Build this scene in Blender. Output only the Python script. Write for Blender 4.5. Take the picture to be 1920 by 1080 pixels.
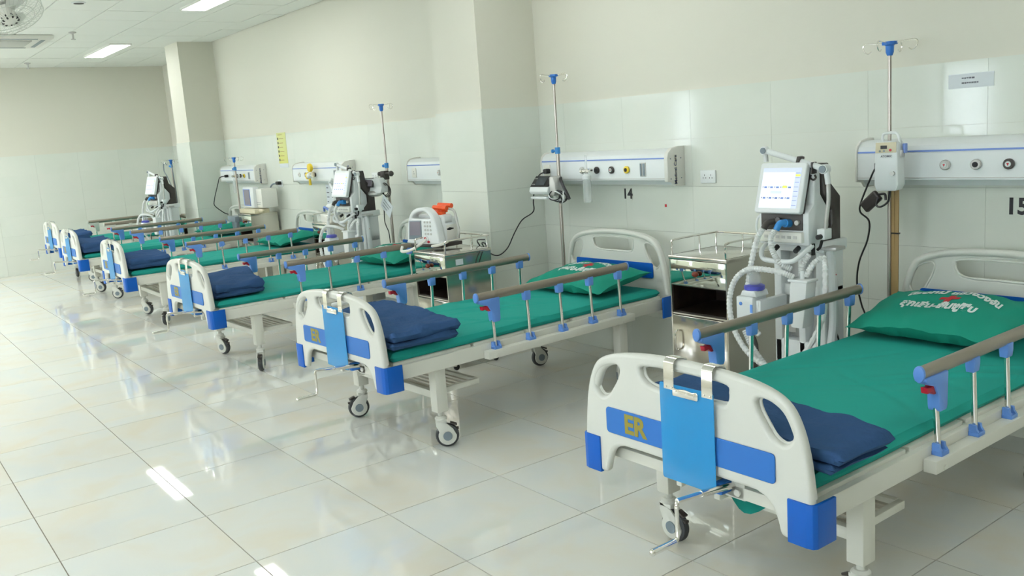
import bpy, bmesh, math, random
from mathutils import Vector, Matrix, noise
from math import sin, cos, pi, radians as rad
random.seed(7)
C = bpy.context.scene.collection
for o in list(bpy.data.objects):
    bpy.data.objects.remove(o)
sc = bpy.context.scene
# ------------------------------------------------------------------ camera, world, exposure
CAMH = 1.5939
cd = bpy.data.cameras.new('camera'); cam = bpy.data.objects.new('camera', cd); C.objects.link(cam)
def cam_axes(yaw, pitch, roll):
    cy, sy, cp, sp = cos(yaw), sin(yaw), cos(pitch), sin(pitch)
    f = Vector((sy*cp, cy*cp, -sp)); r = Vector((cy, -sy, 0)); u = r.cross(f)
    return r*cos(roll)+u*sin(roll), u*cos(roll)-r*sin(roll), f
_r, _u, _f = cam_axes(-0.9317, 0.1714, -0.0712)
cam.matrix_world = Matrix(((_r.x, _u.x, -_f.x, 0), (_r.y, _u.y, -_f.y, 0), (_r.z, _u.z, -_f.z, CAMH), (0, 0, 0, 1)))
cd.sensor_width = 36; cd.lens = 36*1668.77/1920; cd.clip_start = .05; cd.clip_end = 100
sc.camera = cam
w = bpy.data.worlds.new('world'); sc.world = w; w.use_nodes = True
w.node_tree.nodes['Background'].inputs[0].default_value = (.80, .90, 1, 1)
w.node_tree.nodes['Background'].inputs[1].default_value = 19.0
sc.view_settings.view_transform = 'Standard'; sc.view_settings.look = 'None'
sc.view_settings.gamma = 1; sc.view_settings.use_curve_mapping = False
sc.view_settings.exposure = 0.05
PANEL = 11.0          # strength of the ceiling light panels

# ------------------------------------------------------------------ materials
def mat(name, col, rough=.5, metal=0, spec=.5, bump=0, bscale=40, coat=0, emit=None, es=0, alpha=1, trans=0, var=0, vscale=3, col2=None, mapscale=(1, 1, 1), ior=1.5):
    m = bpy.data.materials.new(name); m.use_nodes = True; nt = m.node_tree; N = nt.nodes; L = nt.links
    b = N['Principled BSDF']; I = b.inputs
    I['Base Color'].default_value = (*col, 1); I['Roughness'].default_value = rough; I['Metallic'].default_value = metal
    I['Specular IOR Level'].default_value = spec; I['Coat Weight'].default_value = coat; I['Alpha'].default_value = alpha
    I['Transmission Weight'].default_value = trans; I['IOR'].default_value = ior; I['Coat Roughness'].default_value = .05
    if emit: I['Emission Color'].default_value = (*emit, 1); I['Emission Strength'].default_value = es
    if var or bump:
        tc = N.new('ShaderNodeTexCoord'); mp = N.new('ShaderNodeMapping'); mp.inputs['Scale'].default_value = mapscale
        L.new(tc.outputs['Object'], mp.inputs[0])
    if var:
        n = N.new('ShaderNodeTexNoise'); n.inputs['Scale'].default_value = vscale; n.inputs['Detail'].default_value = 5
        L.new(mp.outputs[0], n.inputs[0]); rp = N.new('ShaderNodeValToRGB')
        c2 = col2 or tuple(x*(1-var) for x in col)
        rp.color_ramp.elements[0].position = .35; rp.color_ramp.elements[1].position = .68
        rp.color_ramp.elements[0].color = (*c2, 1); rp.color_ramp.elements[1].color = (*col, 1)
        L.new(n.outputs[0], rp.inputs[0]); L.new(rp.outputs[0], I['Base Color'])
    if bump:
        n2 = N.new('ShaderNodeTexNoise'); n2.inputs['Scale'].default_value = bscale; n2.inputs['Detail'].default_value = 3
        L.new(mp.outputs[0], n2.inputs[0]); bp = N.new('ShaderNodeBump'); bp.inputs['Strength'].default_value = bump
        bp.inputs['Distance'].default_value = .01
        L.new(n2.outputs[0], bp.inputs['Height']); L.new(bp.outputs[0], I['Normal'])
    return m
def tile_mat(name, ca, cb, cc, rough, scale, rnd=.04):
    """glazed tile: clouded marble print, a little different on every tile"""
    m = bpy.data.materials.new(name); m.use_nodes = True; nt = m.node_tree; N = nt.nodes; L = nt.links
    b = N['Principled BSDF']; b.inputs['Roughness'].default_value = rough
    geo = N.new('ShaderNodeNewGeometry'); oi = N.new('ShaderNodeObjectInfo')
    ad = N.new('ShaderNodeVectorMath'); ad.operation = 'ADD'
    sc_ = N.new('ShaderNodeVectorMath'); sc_.operation = 'SCALE'; sc_.inputs['Scale'].default_value = 13
    cb_ = N.new('ShaderNodeCombineXYZ'); L.new(oi.outputs['Random'], cb_.inputs[0]); L.new(oi.outputs['Random'], cb_.inputs[2])
    L.new(cb_.outputs[0], sc_.inputs[0]); L.new(geo.outputs['Position'], ad.inputs[0]); L.new(sc_.outputs[0], ad.inputs[1])
    n = N.new('ShaderNodeTexNoise'); n.inputs['Scale'].default_value = scale; n.inputs['Detail'].default_value = 6; n.inputs['Distortion'].default_value = .8
    L.new(ad.outputs[0], n.inputs[0])
    rp = N.new('ShaderNodeValToRGB'); e = rp.color_ramp.elements
    e[0].position = .3; e[0].color = (*ca, 1); e[1].position = .7; e[1].color = (*cc, 1)
    k = e.new(.5); k.color = (*cb, 1)
    L.new(n.outputs[0], rp.inputs[0])
    mx = N.new('ShaderNodeMix'); mx.data_type = 'RGBA'; mx.blend_type = 'MULTIPLY'; mx.inputs[0].default_value = 1
    mr = N.new('ShaderNodeMapRange'); mr.inputs['To Min'].default_value = 1-rnd; mr.inputs['To Max'].default_value = 1
    L.new(oi.outputs['Random'], mr.inputs[0]); L.new(rp.outputs[0], mx.inputs[6]); L.new(mr.outputs[0], mx.inputs[7])
    L.new(mx.outputs[2], b.inputs['Base Color'])
    return m
M = {}
M['paint'] = mat('cream_wall_paint', (.71, .70, .60), .6, bump=.05, bscale=60)
M['walltile'] = tile_mat('pale_green_wall_tile', (.72, .765, .685), (.745, .785, .71), (.76, .79, .715), .10, 1.6, .015)
M['grout'] = mat('tile_grout', (.6, .62, .56), .8)
M['floortile'] = tile_mat('polished_cream_floor_tile', (.72, .755, .74), (.76, .765, .71), (.77, .73, .62), .035, 2.6, .03)
M['floorgrout'] = mat('floor_grout', (.28, .25, .2), .9)
M['ceiltile'] = mat('ceiling_board', (.88, .90, .85), .8, bump=.1, bscale=150)
M['ceilgrid'] = mat('ceiling_joint', (.34, .36, .32), .8)
M['panel'] = mat('light_diffuser', (1, 1, 1), .5, emit=(.985, 1.0, .985), es=PANEL)
M['white'] = mat('white_plastic', (.80, .80, .74), .32)
M['cool'] = mat('cool_white_plastic', (.80, .84, .84), .3)
M['bedwhite'] = mat('bed_end_plastic', (.70, .71, .65), .33)
M['enamel'] = mat('white_enamel_steel', (.74, .74, .66), .3)
M['enamel2'] = mat('off_white_enamel_shelf', (.66, .62, .52), .35)
M['blue'] = mat('bright_blue_plastic', (.004, .105, .48), .35, spec=.3)
M['bluepanel'] = mat('blue_panel', (.032, .165, .51), .4, spec=.3)
M['sky'] = mat('light_blue_plastic', (.13, .30, .74), .35)
M['red'] = mat('red_plastic', (.5, .01, .03), .35)
M['yellow'] = mat('mustard_lettering', (.30, .25, .03), .5)
M['rail'] = mat('bronze_grey_rail', (.31, .27, .22), .32, metal=.55)
M['chrome'] = mat('chrome', (.80, .78, .74), .12, metal=1)
M['steel'] = mat('stainless_steel', (.62, .59, .53), .17, metal=.9)
M['steelbright'] = mat('mirror_stainless_steel', (.62, .66, .60), .05, metal=1)
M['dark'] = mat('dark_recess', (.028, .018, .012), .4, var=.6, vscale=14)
M['black'] = mat('black_rubber', (.012, .012, .014), .45)
M['grey'] = mat('grey_plastic', (.20, .25, .28), .4)
M['tyre'] = mat('grey_tyre', (.055, .06, .065), .5)
M['char'] = mat('charcoal_plastic', (.045, .038, .035), .4)
M['green'] = mat('green_sheet', (.020, .345, .285), .8, bump=.25, bscale=9, spec=.2)
M['green2'] = mat('green_pillowcase', (.014, .27, .19), .8, bump=.2, bscale=9, spec=.2)
M['navy'] = mat('navy_blanket', (.038, .088, .205), .95, bump=.6, bscale=30, spec=.1)
M['print'] = mat('white_print', (.72, .80, .78), .7)
M['redprint'] = mat('red_print', (.50, .02, .03), .7)
M['clear'] = mat('clear_plastic', (.9, .95, .95), .05, alpha=.28)
M['hose'] = mat('translucent_hose', (.85, .88, .87), .3, alpha=.9)
M['film'] = mat('blue_translucent_sheet', (.02, .31, .68), .3, alpha=.74)
M['screen'] = mat('lit_screen', (.4, .45, .5), .2, emit=(.74, .80, 1.0), es=.85)
M['screen2'] = mat('lit_screen_bar', (.4, .45, .5), .2, emit=(.50, .56, .80), es=.7)
M['lime'] = mat('lime_screen_button', (.5, .7, .1), .3, emit=(.62, .80, .10), es=.7)
M['lamp'] = mat('green_lamp', (.1, .9, .1), .3, emit=(.15, 1, .1), es=1.2)
M['screenoff'] = mat('dull_screen', (.23, .21, .25), .15)
M['screendark'] = mat('dark_screen', (.05, .06, .07), .1)
M['orange'] = mat('orange_plastic', (.86, .10, .015), .4)
M['yel'] = mat('yellow_plastic', (.80, .58, .03), .4)
M['medblue'] = mat('mid_blue_plastic', (.02, .16, .55), .35)
M['teal'] = mat('connector_blue', (.03, .24, .60), .35)
M['stripe'] = mat('blue_stripe', (.16, .26, .62), .4)
M['paper'] = mat('paper', (.72, .77, .80), .7)
M['poster'] = mat('yellow_poster', (.72, .70, .16), .6, var=1, vscale=1.4, col2=(.66, .70, .36))
M['tape'] = mat('beige_strap', (.38, .25, .10), .6)
M['ink'] = mat('black_ink', (.01, .01, .015), .5)
M['greyink'] = mat('grey_ink', (.16, .17, .2), .6)
M['cream'] = mat('cream_plastic', (.66, .60, .42), .4)
M['pole'] = mat('worn_steel_tube', (.42, .38, .34), .28, metal=.85)
M['glass'] = mat('window_glass', (1, 1, 1), .02, trans=1, ior=1.02)
M['alum'] = mat('aluminium_frame', (.55, .55, .53), .4, metal=.5)
M['purple'] = mat('violet_lid', (.09, .10, .50), .35)
M['fanw'] = mat('fan_white', (.66, .70, .64), .45)

# ------------------------------------------------------------------ mesh helpers
class B:
    """collects shapes; build() links them as one mesh object"""
    def __init__(s): s.bm = bmesh.new(); s.mi = 0
    def _set(s, faces):
        for f in faces: f.material_index = s.mi
    def m(s, i): s.mi = i; return s
    def box(s, x0, x1, y0, y1, z0, z1, bev=0, rot=None, seg=2):
        g = bmesh.ops.create_cube(s.bm, size=1); vs = g['verts']
        for v in vs: v.co = Vector(((x0+x1)/2+v.co.x*(x1-x0), (y0+y1)/2+v.co.y*(y1-y0), (z0+z1)/2+v.co.z*(z1-z0)))
        fs = {f for v in vs for f in v.link_faces}
        if bev:
            es = list({e for v in vs for e in v.link_edges})
            r = bmesh.ops.bevel(s.bm, geom=es, offset=bev, segments=seg, affect='EDGES', profile=.5)
            vs = list({v for f in r['faces'] for v in f.verts} | {v for v in vs if v.is_valid})
            fs = {f for v in vs for f in v.link_faces}
        s._set(fs)
        if rot:
            c, ax, an = rot; bmesh.ops.rotate(s.bm, verts=list(vs), cent=Vector(c), matrix=Matrix.Rotation(an, 3, ax))
        return list(vs)
    def cyl(s, p0, p1, r, seg=16, r2=None):
        p0, p1 = Vector(p0), Vector(p1); d = p1-p0
        g = bmesh.ops.create_cone(s.bm, cap_ends=True, segments=seg, radius1=r, radius2=r if r2 is None else r2, depth=d.length)
        mt = Matrix.Translation((p0+p1)/2) @ d.to_track_quat('Z', 'Y').to_matrix().to_4x4()
        bmesh.ops.transform(s.bm, matrix=mt, verts=g['verts'])
        s._set({f for v in g['verts'] for f in v.link_faces}); return g['verts']
    def ball(s, c, r, sx=1, sy=1, sz=1, seg=14):
        g = bmesh.ops.create_uvsphere(s.bm, u_segments=seg, v_segments=max(6, seg//2), radius=r)
        for v in g['verts']: v.co = Vector((v.co.x*sx+c[0], v.co.y*sy+c[1], v.co.z*sz+c[2]))
        s._set({f for v in g['verts'] for f in v.link_faces})
    def tube(s, pts, r, seg=8, closed=False, smooth=6, ribs=0, sy=1):
        P = [Vector(p) for p in pts]
        if smooth and len(P) > 2: P = catmull(P, smooth, closed)
        n = len(P); rings = []; up = None
        for i in range(n):
            a = P[i-1] if (i or closed) else P[i]; b = P[(i+1) % n] if (i < n-1 or closed) else P[i]
            t = (b-a).normalized()
            if up is None: up = t.orthogonal().normalized()
            else: up = (up-t*up.dot(t)).normalized()
            q = t.cross(up); rr = r
            if ribs: rr = r*(1+.12*(1 if i % 2 else -1))
            rings.append([s.bm.verts.new(P[i]+up*cos(2*pi*k/seg)*rr+q*sin(2*pi*k/seg)*rr*sy) for k in range(seg)])
        fs = []
        for i in range(n-(0 if closed else 1)):
            A, D = rings[i], rings[(i+1) % n]
            for k in range(seg): fs.append(s.bm.faces.new((A[k], A[(k+1) % seg], D[(k+1) % seg], D[k])))
        if not closed:
            fs.append(s.bm.faces.new(rings[0][::-1])); fs.append(s.bm.faces.new(rings[-1]))
        s._set(fs)
    def lathe(s, prof, c, ax='Z', seg=24):
        rings = []
        mt = {'Z': Matrix.Identity(3), 'X': Matrix.Rotation(pi/2, 3, 'Y'), 'Y': Matrix.Rotation(-pi/2, 3, 'X')}[ax]
        for r, h in prof:
            rings.append([s.bm.verts.new(mt @ Vector((r*cos(2*pi*k/seg), r*sin(2*pi*k/seg), h))+Vector(c)) for k in range(seg)])
        fs = []
        for A, D in zip(rings, rings[1:]):
            for k in range(seg): fs.append(s.bm.faces.new((A[k], A[(k+1) % seg], D[(k+1) % seg], D[k])))
        fs.append(s.bm.faces.new(rings[0][::-1])); fs.append(s.bm.faces.new(rings[-1])); s._set(fs)
    def prism(s, poly, ax, a, b, bev=0):
        """poly: 2D points in the plane normal to ax (X:(y,z) Y:(x,z) Z:(x,y)); extruded from a to b"""
        def P(p, h): return {'X': (h, p[0], p[1]), 'Y': (p[0], h, p[1]), 'Z': (p[0], p[1], h)}[ax]
        v0 = [s.bm.verts.new(P(p, a)) for p in poly]; v1 = [s.bm.verts.new(P(p, b)) for p in poly]; n = len(poly)
        fs = [s.bm.faces.new(v0), s.bm.faces.new(v1[::-1])]
        for i in range(n): fs.append(s.bm.faces.new((v0[i], v1[i], v1[(i+1) % n], v0[(i+1) % n])))
        bmesh.ops.recalc_face_normals(s.bm, faces=fs)
        if bev:
            es = list({e for f in fs for e in f.edges}); r = bmesh.ops.bevel(s.bm, geom=es, offset=bev, segments=2, affect='EDGES', profile=.5)
            vs = {v for f in r['faces'] for v in f.verts}; s._set({f for v in vs for f in v.link_faces})
        else: s._set(fs)
    def build(s, name, mats, parent=None, loc=None, rz=0, smooth=35):
        me = bpy.data.meshes.new(name); bmesh.ops.recalc_face_normals(s.bm, faces=s.bm.faces); s.bm.to_mesh(me); s.bm.free()
        return link(name, me, mats, parent, loc, rz, smooth)
def link(name, me, mats, parent=None, loc=None, rz=0, smooth=35):
    if not isinstance(mats, (list, tuple)): mats = [mats]
    me.materials.clear()
    for x in mats: me.materials.append(M[x] if isinstance(x, str) else x)
    if smooth:
        me.polygons.foreach_set('use_smooth', [True]*len(me.polygons)); me.set_sharp_from_angle(angle=rad(smooth))
    o = bpy.data.objects.new(name, me); C.objects.link(o)
    if parent: o.parent = parent
    if loc: o.location = loc
    if rz: o.rotation_euler.z = rz
    return o
def catmull(P, k, closed=False):
    n = len(P); out = []
    for i in range(n if closed else n-1):
        p1, p2 = P[i], P[(i+1) % n]
        p0 = P[i-1] if (i or closed) else p1*2-p2
        p3 = P[(i+2) % n] if (closed or i < n-2) else p2*2-p1
        for j in range(k):
            t = j/k
            out.append(.5*((2*p1)+(p2-p0)*t+(2*p0-5*p1+4*p2-p3)*t*t+(3*p1-p0-3*p2+p3)*t**3))
    if not closed: out.append(P[-1])
    return out
def plate(loops, half, bev, smooth=5, res=3):
    """flat plate with rounded edges and holes: 2D loops -> mesh in XZ plane, thickness along Y about 0"""
    cu = bpy.data.curves.new('t', 'CURVE'); cu.dimensions = '2D'; cu.fill_mode = 'BOTH'
    for lp in loops:
        sm = smooth
        if isinstance(lp, dict): sm = lp['s']; lp = lp['p']
        P = [Vector((a, b, 0)) for a, b in lp]
        if sm: P = catmull(P, sm, True)
        sp = cu.splines.new('POLY'); sp.points.add(len(P)-1)
        for q, p in zip(sp.points, P): q.co = (p.x, p.y, 0, 1)
        sp.use_cyclic_u = True
    cu.extrude = half-bev; cu.bevel_depth = bev; cu.bevel_resolution = res; cu.offset = -bev
    ob = bpy.data.objects.new('t', cu); me = bpy.data.meshes.new_from_object(ob)
    bpy.data.objects.remove(ob); bpy.data.curves.remove(cu)
    for v in me.vertices: v.co = Vector((v.co.x, -v.co.z, v.co.y))
    return me
def rrect(x0, x1, z0, z1, r, n=4):
    out = []
    for cx, cz, a in ((x1-r, z1-r, 0), (x0+r, z1-r, 90), (x0+r, z0+r, 180), (x1-r, z0+r, 270)):
        for i in range(n+1):
            t = rad(a+90*i/n); out.append((cx+r*cos(t), cz+r*sin(t)))
    return out
def text_mesh(body, size, extrude=.0006, bold=0, spacing=1, align='CENTER'):
    cu = bpy.data.curves.new('t', 'FONT'); cu.body = body; cu.size = size; cu.extrude = extrude; cu.offset = bold
    cu.align_x = align; cu.align_y = 'CENTER'; cu.space_character = spacing; cu.resolution_u = 3
    ob = bpy.data.objects.new('t', cu); me = bpy.data.meshes.new_from_object(ob)
    bpy.data.objects.remove(ob); bpy.data.curves.remove(cu); return me
def thing(name, label, cat, loc=(0, 0, 0), rz=0, group=None):
    o = bpy.data.objects.new(name, None); C.objects.link(o); o.empty_display_size = .05
    o.location = loc; o.rotation_euler.z = rz; tag(o, label, cat, group); return o
def tag(o, label, cat, group=None):
    o['label'] = label; o['category'] = cat
    if group: o['group'] = group
    return o
def struct(o): o['kind'] = 'structure'; return o

def copy_tree(o, parent=None):
    c = o.copy(); C.objects.link(c)
    if parent: c.parent = parent; c.matrix_parent_inverse = o.matrix_parent_inverse.copy()
    for ch in [x for x in o.children]: copy_tree(ch, c)
    return c

# ------------------------------------------------------------------ room shell
W, ZW, ZC, FX = 4.301, 1.782, 3.071, -15.253      # back wall y, wainscot top, ceiling, far wall x
RX, FY = 2.2, -3.5                                  # unseen near side wall and the window wall behind the camera
c2a, c2b, c2y = -5.892, -5.305, 3.785
c1a, c1b, c1y = -12.62, -12.08, 3.846
def boxes_mesh(dx, dy, dz, bev=0):
    b = B(); b.box(0, dx, 0, dy, 0, dz, bev); me = bpy.data.meshes.new('piece')
    bmesh.ops.recalc_face_normals(b.bm, faces=b.bm.faces); b.bm.to_mesh(me); b.bm.free(); return me
PC = {}
def piece(name, x, y, z, dx, dy, dz, m, parent):
    k = (name, round(dx, 4), round(dy, 4), round(dz, 4))
    if k not in PC:
        PC[k] = boxes_mesh(*k[1:]); PC[k].materials.append(M[m])
    o = bpy.data.objects.new(name, PC[k]); C.objects.link(o); o.location = (x, y, z); o.parent = parent; return o
def bands(a, b, start, step):
    """cuts of [a,b] on the grid start+k*step"""
    k = math.floor((a-start)/step)+1; c = [a]
    while start+k*step < b-1e-4:
        if start+k*step-c[-1] > .02: c.append(start+k*step)
        k += 1
    c.append(b); return list(zip(c, c[1:]))
# floor
WR = W+.26                                          # the wall stands back a little beyond the far column
b = B(); b.box(FX-.2, RX+.2, FY-.2, W+.4, -.15, -.004); floor = struct(b.build('floor', 'floorgrout', smooth=0))
g = .0022; rest = B()
for x0, x1 in bands(FX, RX, -4.498, .6):
    for y0, y1 in bands(FY, WR if x1 < c1b else W, 1.697, .6):
        if x1 > .4 or y1 < .35: rest.box(x0+g, x1-g, y0+g, y1-g, -.004, 0)
        else: piece('floor_tile', x0+g, y0+g, -.004, x1-x0-2*g, y1-y0-2*g, .004, 'floortile', floor)
o = rest.build('floor_tile_field', 'floortile', floor, smooth=0); o['kind'] = 'stuff'
# ceiling
b = B(); b.box(FX-.2, RX+.2, FY-.2, W+.4, ZC+.008, ZC+.15); ceil = struct(b.build('ceiling', 'ceilgrid', smooth=0))
g = .0048; rest = B()
for x0, x1 in bands(FX, RX, -9.05, .615):
    for y0, y1 in bands(FY, WR if x1 < c1b else W, 2.42, .535):
        if x1 > -6.4 or y1 < .9: rest.box(x0+g, x1-g, y0+g, y1-g, ZC, ZC+.008)
        else: piece('ceiling_board', x0+g, y0+g, ZC+random.choice((0, 0, .002)), x1-x0-2*g, y1-y0-2*g, .008, 'ceiltile', ceil)
o = rest.build('ceiling_board_field', 'ceiltile', ceil, smooth=0); o['kind'] = 'stuff'
# walls with glazed tile wainscot
def wall_tiles(parent, axis, plane, a, b_, start, face, skip=()):
    """face: +1 tiles stick out towards +axis, -1 towards -axis"""
    t = .012; gg = .0005
    for u0, u1 in bands(a, b_, start, .6):
        for k in range(6):
            z0, z1 = k*.297, (k+1)*.297
            if (k+1) == 6: z1 = ZW
            lo = plane-t if face < 0 else plane
            if axis == 'y': piece('wall_tile', u0+gg, lo, z0+gg, u1-u0-2*gg, t, z1-z0-2*gg, 'walltile', parent)
            else: piece('wall_tile', lo, u0+gg, z0+gg, t, u1-u0-2*gg, z1-z0-2*gg, 'walltile', parent)
b = B(); b.box(c1b-.1, RX+.2, W+.010, W+.2, 0, ZC+.1); b.box(FX-.2, c1b-.1, WR+.010, WR+.2, 0, ZC+.1); wb = struct(b.build('wall_back', 'paint', smooth=0))
wall_tiles(wb, 'y', WR+.010, FX+.012, c1a-.012, -5.305+.3, -1)
for a, e in ((c1b+.012, c2a-.012), (c2b+.012, RX)):
    wall_tiles(wb, 'y', W+.010, a, e, -5.305+.3, -1)
b = B(); b.box(FX-.2, FX, FY, WR+.01, 0, ZC+.1); wl = struct(b.build('wall_left', 'paint', smooth=0))
wall_tiles(wl, 'x', FX, .9, WR, W, +1)
b = B(); b.box(FX, FX+.012, FY, .9-.002, 0, ZW); o = b.build('wall_tile_field', 'walltile', wl, smooth=0); o['kind'] = 'stuff'
b = B(); b.box(RX, RX+.2, FY-.2, W+.2, 0, ZC+.1); struct(b.build('wall_right', 'paint', smooth=0))
# wall behind the camera, with windows
wins = [(-14.9, -13.2, 2.2, 2.95), (-12.8, -11.4, 2.2, 2.95), (-11.15, -10.65, 1.0, 2.1), (-6.25, -5.6, 1.0, 2.1), (-3.4, -1.7, 1.0, 2.1), (-.8, .9, 1.0, 2.1)]  # first two, high up: unseen, added to bring daylight to the far end
b = B(); xs = [FX-.2]+[v for p in wins for v in p[:2]]+[RX+.2]
for i in range(0, len(xs), 2): b.box(xs[i], xs[i+1], FY-.2, FY, 0, ZC+.1)
for x0, x1, zw0, zw1 in wins: b.box(x0, x1, FY-.2, FY, 0, zw0); b.box(x0, x1, FY-.2, FY, zw1, ZC+.1)
wf = struct(b.build('wall_front', 'paint', smooth=0))
for i, (x0, x1, zw0, zw1) in enumerate(wins):
    b = B()
    for q in ((x0, x0+.04, zw0, zw1), (x1-.04, x1, zw0, zw1), (x0, x1, zw0, zw0+.04), (x0, x1, zw1-.04, zw1)):
        b.box(q[0], q[1], FY-.12, FY-.06, q[2], q[3])
    wo = struct(b.build('window_%d' % (i+1), 'alum', smooth=0))
    b = B(); b.box(x0+.04, x1-.04, FY-.095, FY-.089, zw0+.04, zw1-.04); b.build('window_pane', 'glass', wo, smooth=0)
    if zw0 < 2:
        for k in range(12):
            zc = zw0+.07+k*.085; b = B(); b.box(x0+.03, x1-.03, FY-.055, FY-.02, zc, zc+.006, rot=((0, FY-.035, zc), 'X', .5)); b.build('blind_slat', 'white', wo, smooth=0)
# columns
def column(name, xa, xb, yf):
    ye = WR if xb < -10 else W
    b = B(); b.box(xa, xb, yf, ye+.01, 0, ZC+.02); o = struct(b.build(name, 'paint', smooth=0))
    wall_tiles(o, 'y', yf, xa-.012, xb+.012, xa-.012, -1)
    wall_tiles(o, 'x', xb, yf, W-.002, yf, +1); wall_tiles(o, 'x', xa, yf, ye-.002, yf, -1)
column('column', c2a, c2b, c2y); column('column', c1a, c1b, c1y)
# ------------------------------------------------------------------ ceiling lights
def light(x0, x1, y0, y1, label):
    t = thing('ceiling_light', label, 'light', ((x0+x1)/2, (y0+y1)/2, ZC-.02), group='recessed ceiling light panels')
    hx, hy = (x1-x0)/2, (y1-y0)/2; b = B()
    for q in ((-hx-.012, hx+.012, -hy-.012, -hy), (-hx-.012, hx+.012, hy, hy+.012), (-hx-.012, -hx, -hy, hy), (hx, hx+.012, -hy, hy)): b.box(*q, 0, .02)
    b.build('light_frame', 'white', t, smooth=0)
    b = B(); b.box(-hx, hx, -hy, hy, .004, .012); b.build('diffuser', 'panel', t, smooth=0)
YL = (3.08, 3.32)
light(-13.75, -12.27, *YL, 'bright rectangular ceiling light panel nearest the far column')
light(-9.4, -7.9, *YL, 'bright ceiling light panel cut off by the top of the picture')
light(-5.0, -3.5, *YL, 'ceiling light panel above the number 14 console, outside the picture')
light(-.7, .8, *YL, 'ceiling light panel right of the number 15 console, outside the picture')
for x in (-14.9, -12.9): light(x, x+1.5, .50, .75, 'added unseen fill light panel over the empty side of the ward')  # unseen fill panels, added to brighten the end wall
for y in (-.1, -1.2, -2.4):  # rows of unseen panels added to even out the room light
    for x in (-14.9, -13.0, -11.1, -9.2, -6.8, -3.0):
        light(x, x+1.5, y, y+.25, 'added unseen fill light panel over the empty side of the ward')

# ------------------------------------------------------------------ hospital bed
L = 2.14
def board_outline(f):
    """f stretches the part above z=.6 (the head board is taller)"""
    def s(p): return [(x, z if z < .6 else .6+(z-.6)*f) for x, z in p]
    arc = [(-.474, .386), (-.470, .52), (-.452, .66), (-.425, .745), (-.385, .797), (-.31, .826), (-.2, .842), (-.07, .849),
           (.07, .849), (.2, .842), (.31, .826), (.385, .797), (.425, .745), (.452, .66), (.470, .52), (.474, .386)]
    low = [(.40, .384), (.365, .39), (.352, .43), (.33, .475), (.29, .497), (.22, .502), (-.22, .502), (-.29, .497), (-.33, .475), (-.352, .43), (-.365, .39), (-.40, .384)]
    hole = [(.318, .706), (.292, .745), (.283, .776), (.300, .790), (.345, .782), (.386, .757), (.409, .715), (.402, .680), (.375, .664), (.342, .677)]
    slot = [(-.120, .741), (-.168, .756), (-.184, .783), (-.165, .806), (0, .811), (.165, .806), (.184, .783), (.178, .752), (.150, .739), (0, .740)]
    return s(arc+low), s(hole), s([(-x, z) for x, z in hole]), s(slot), s(arc)
def end_board(name, f, y, flip, parent):
    out, h1, h2, sl, arc = board_outline(f)
    me = plate([{'p': out, 's': 4}, h1, h2, sl], .015, .012)
    bm = bmesh.new(); bm.from_mesh(me)
    if flip:
        for v in bm.verts: v.co.y = -v.co.y
    for v in bm.verts: v.co.y += y+(.016 if not flip else -.016)
    b = B(); b.bm.free(); b.bm = bm
    s = 1 if not flip else -1
    # thick rolled rim on the mattress side
    P = [(x*.962, y+s*.024, z-.0165 if z > .6 else z) for x, z in arc if z > .5]
    b.tube(P, .0185, 10, smooth=4)
    for hh in (h1, h2, sl):
        b.tube([(x*1.0, y+s*.028, z) for x, z in hh], .006, 6, closed=True, smooth=3)
    o = b.build(name, 'bedwhite', parent, smooth=40)
    z0, z1 = (.541, .634) if not flip else (.615, .715)
    for sd, yy in ((-1, y-.0015), (1, y+.032)) if not flip else ((-1, y-.034),):
        me = plate([{'p': rrect(-.352, .352, z0, z1, .014), 's': 0}], .0025, .002)
        for v in me.vertices: v.co.y += yy
        link('colour_panel', me, 'bluepanel' if not flip else 'blue', o)
    if not flip:
        me = text_mesh('ER', .092, .0006, .0035)
        for v in me.vertices: v.co = Vector((v.co.x-.212, y-.0045-v.co.z, v.co.y+.587))
        link('lettering', me, 'yellow', o, smooth=0)
    for sx in (-1, 1):
        q = [(.392, -.005), (.455, -.006), (.474, -.001), (.482, .012), (.483, .10), (.473, .101), (.471, .022), (.46, .012), (.392, .010)]
        q = [(sx*a, y+s*b_) for a, b_ in q]
        b = B(); b.prism(q, 'Z', .380, .512, .0015); b.build('corner_bumper', 'blue', o)
    return o
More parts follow.
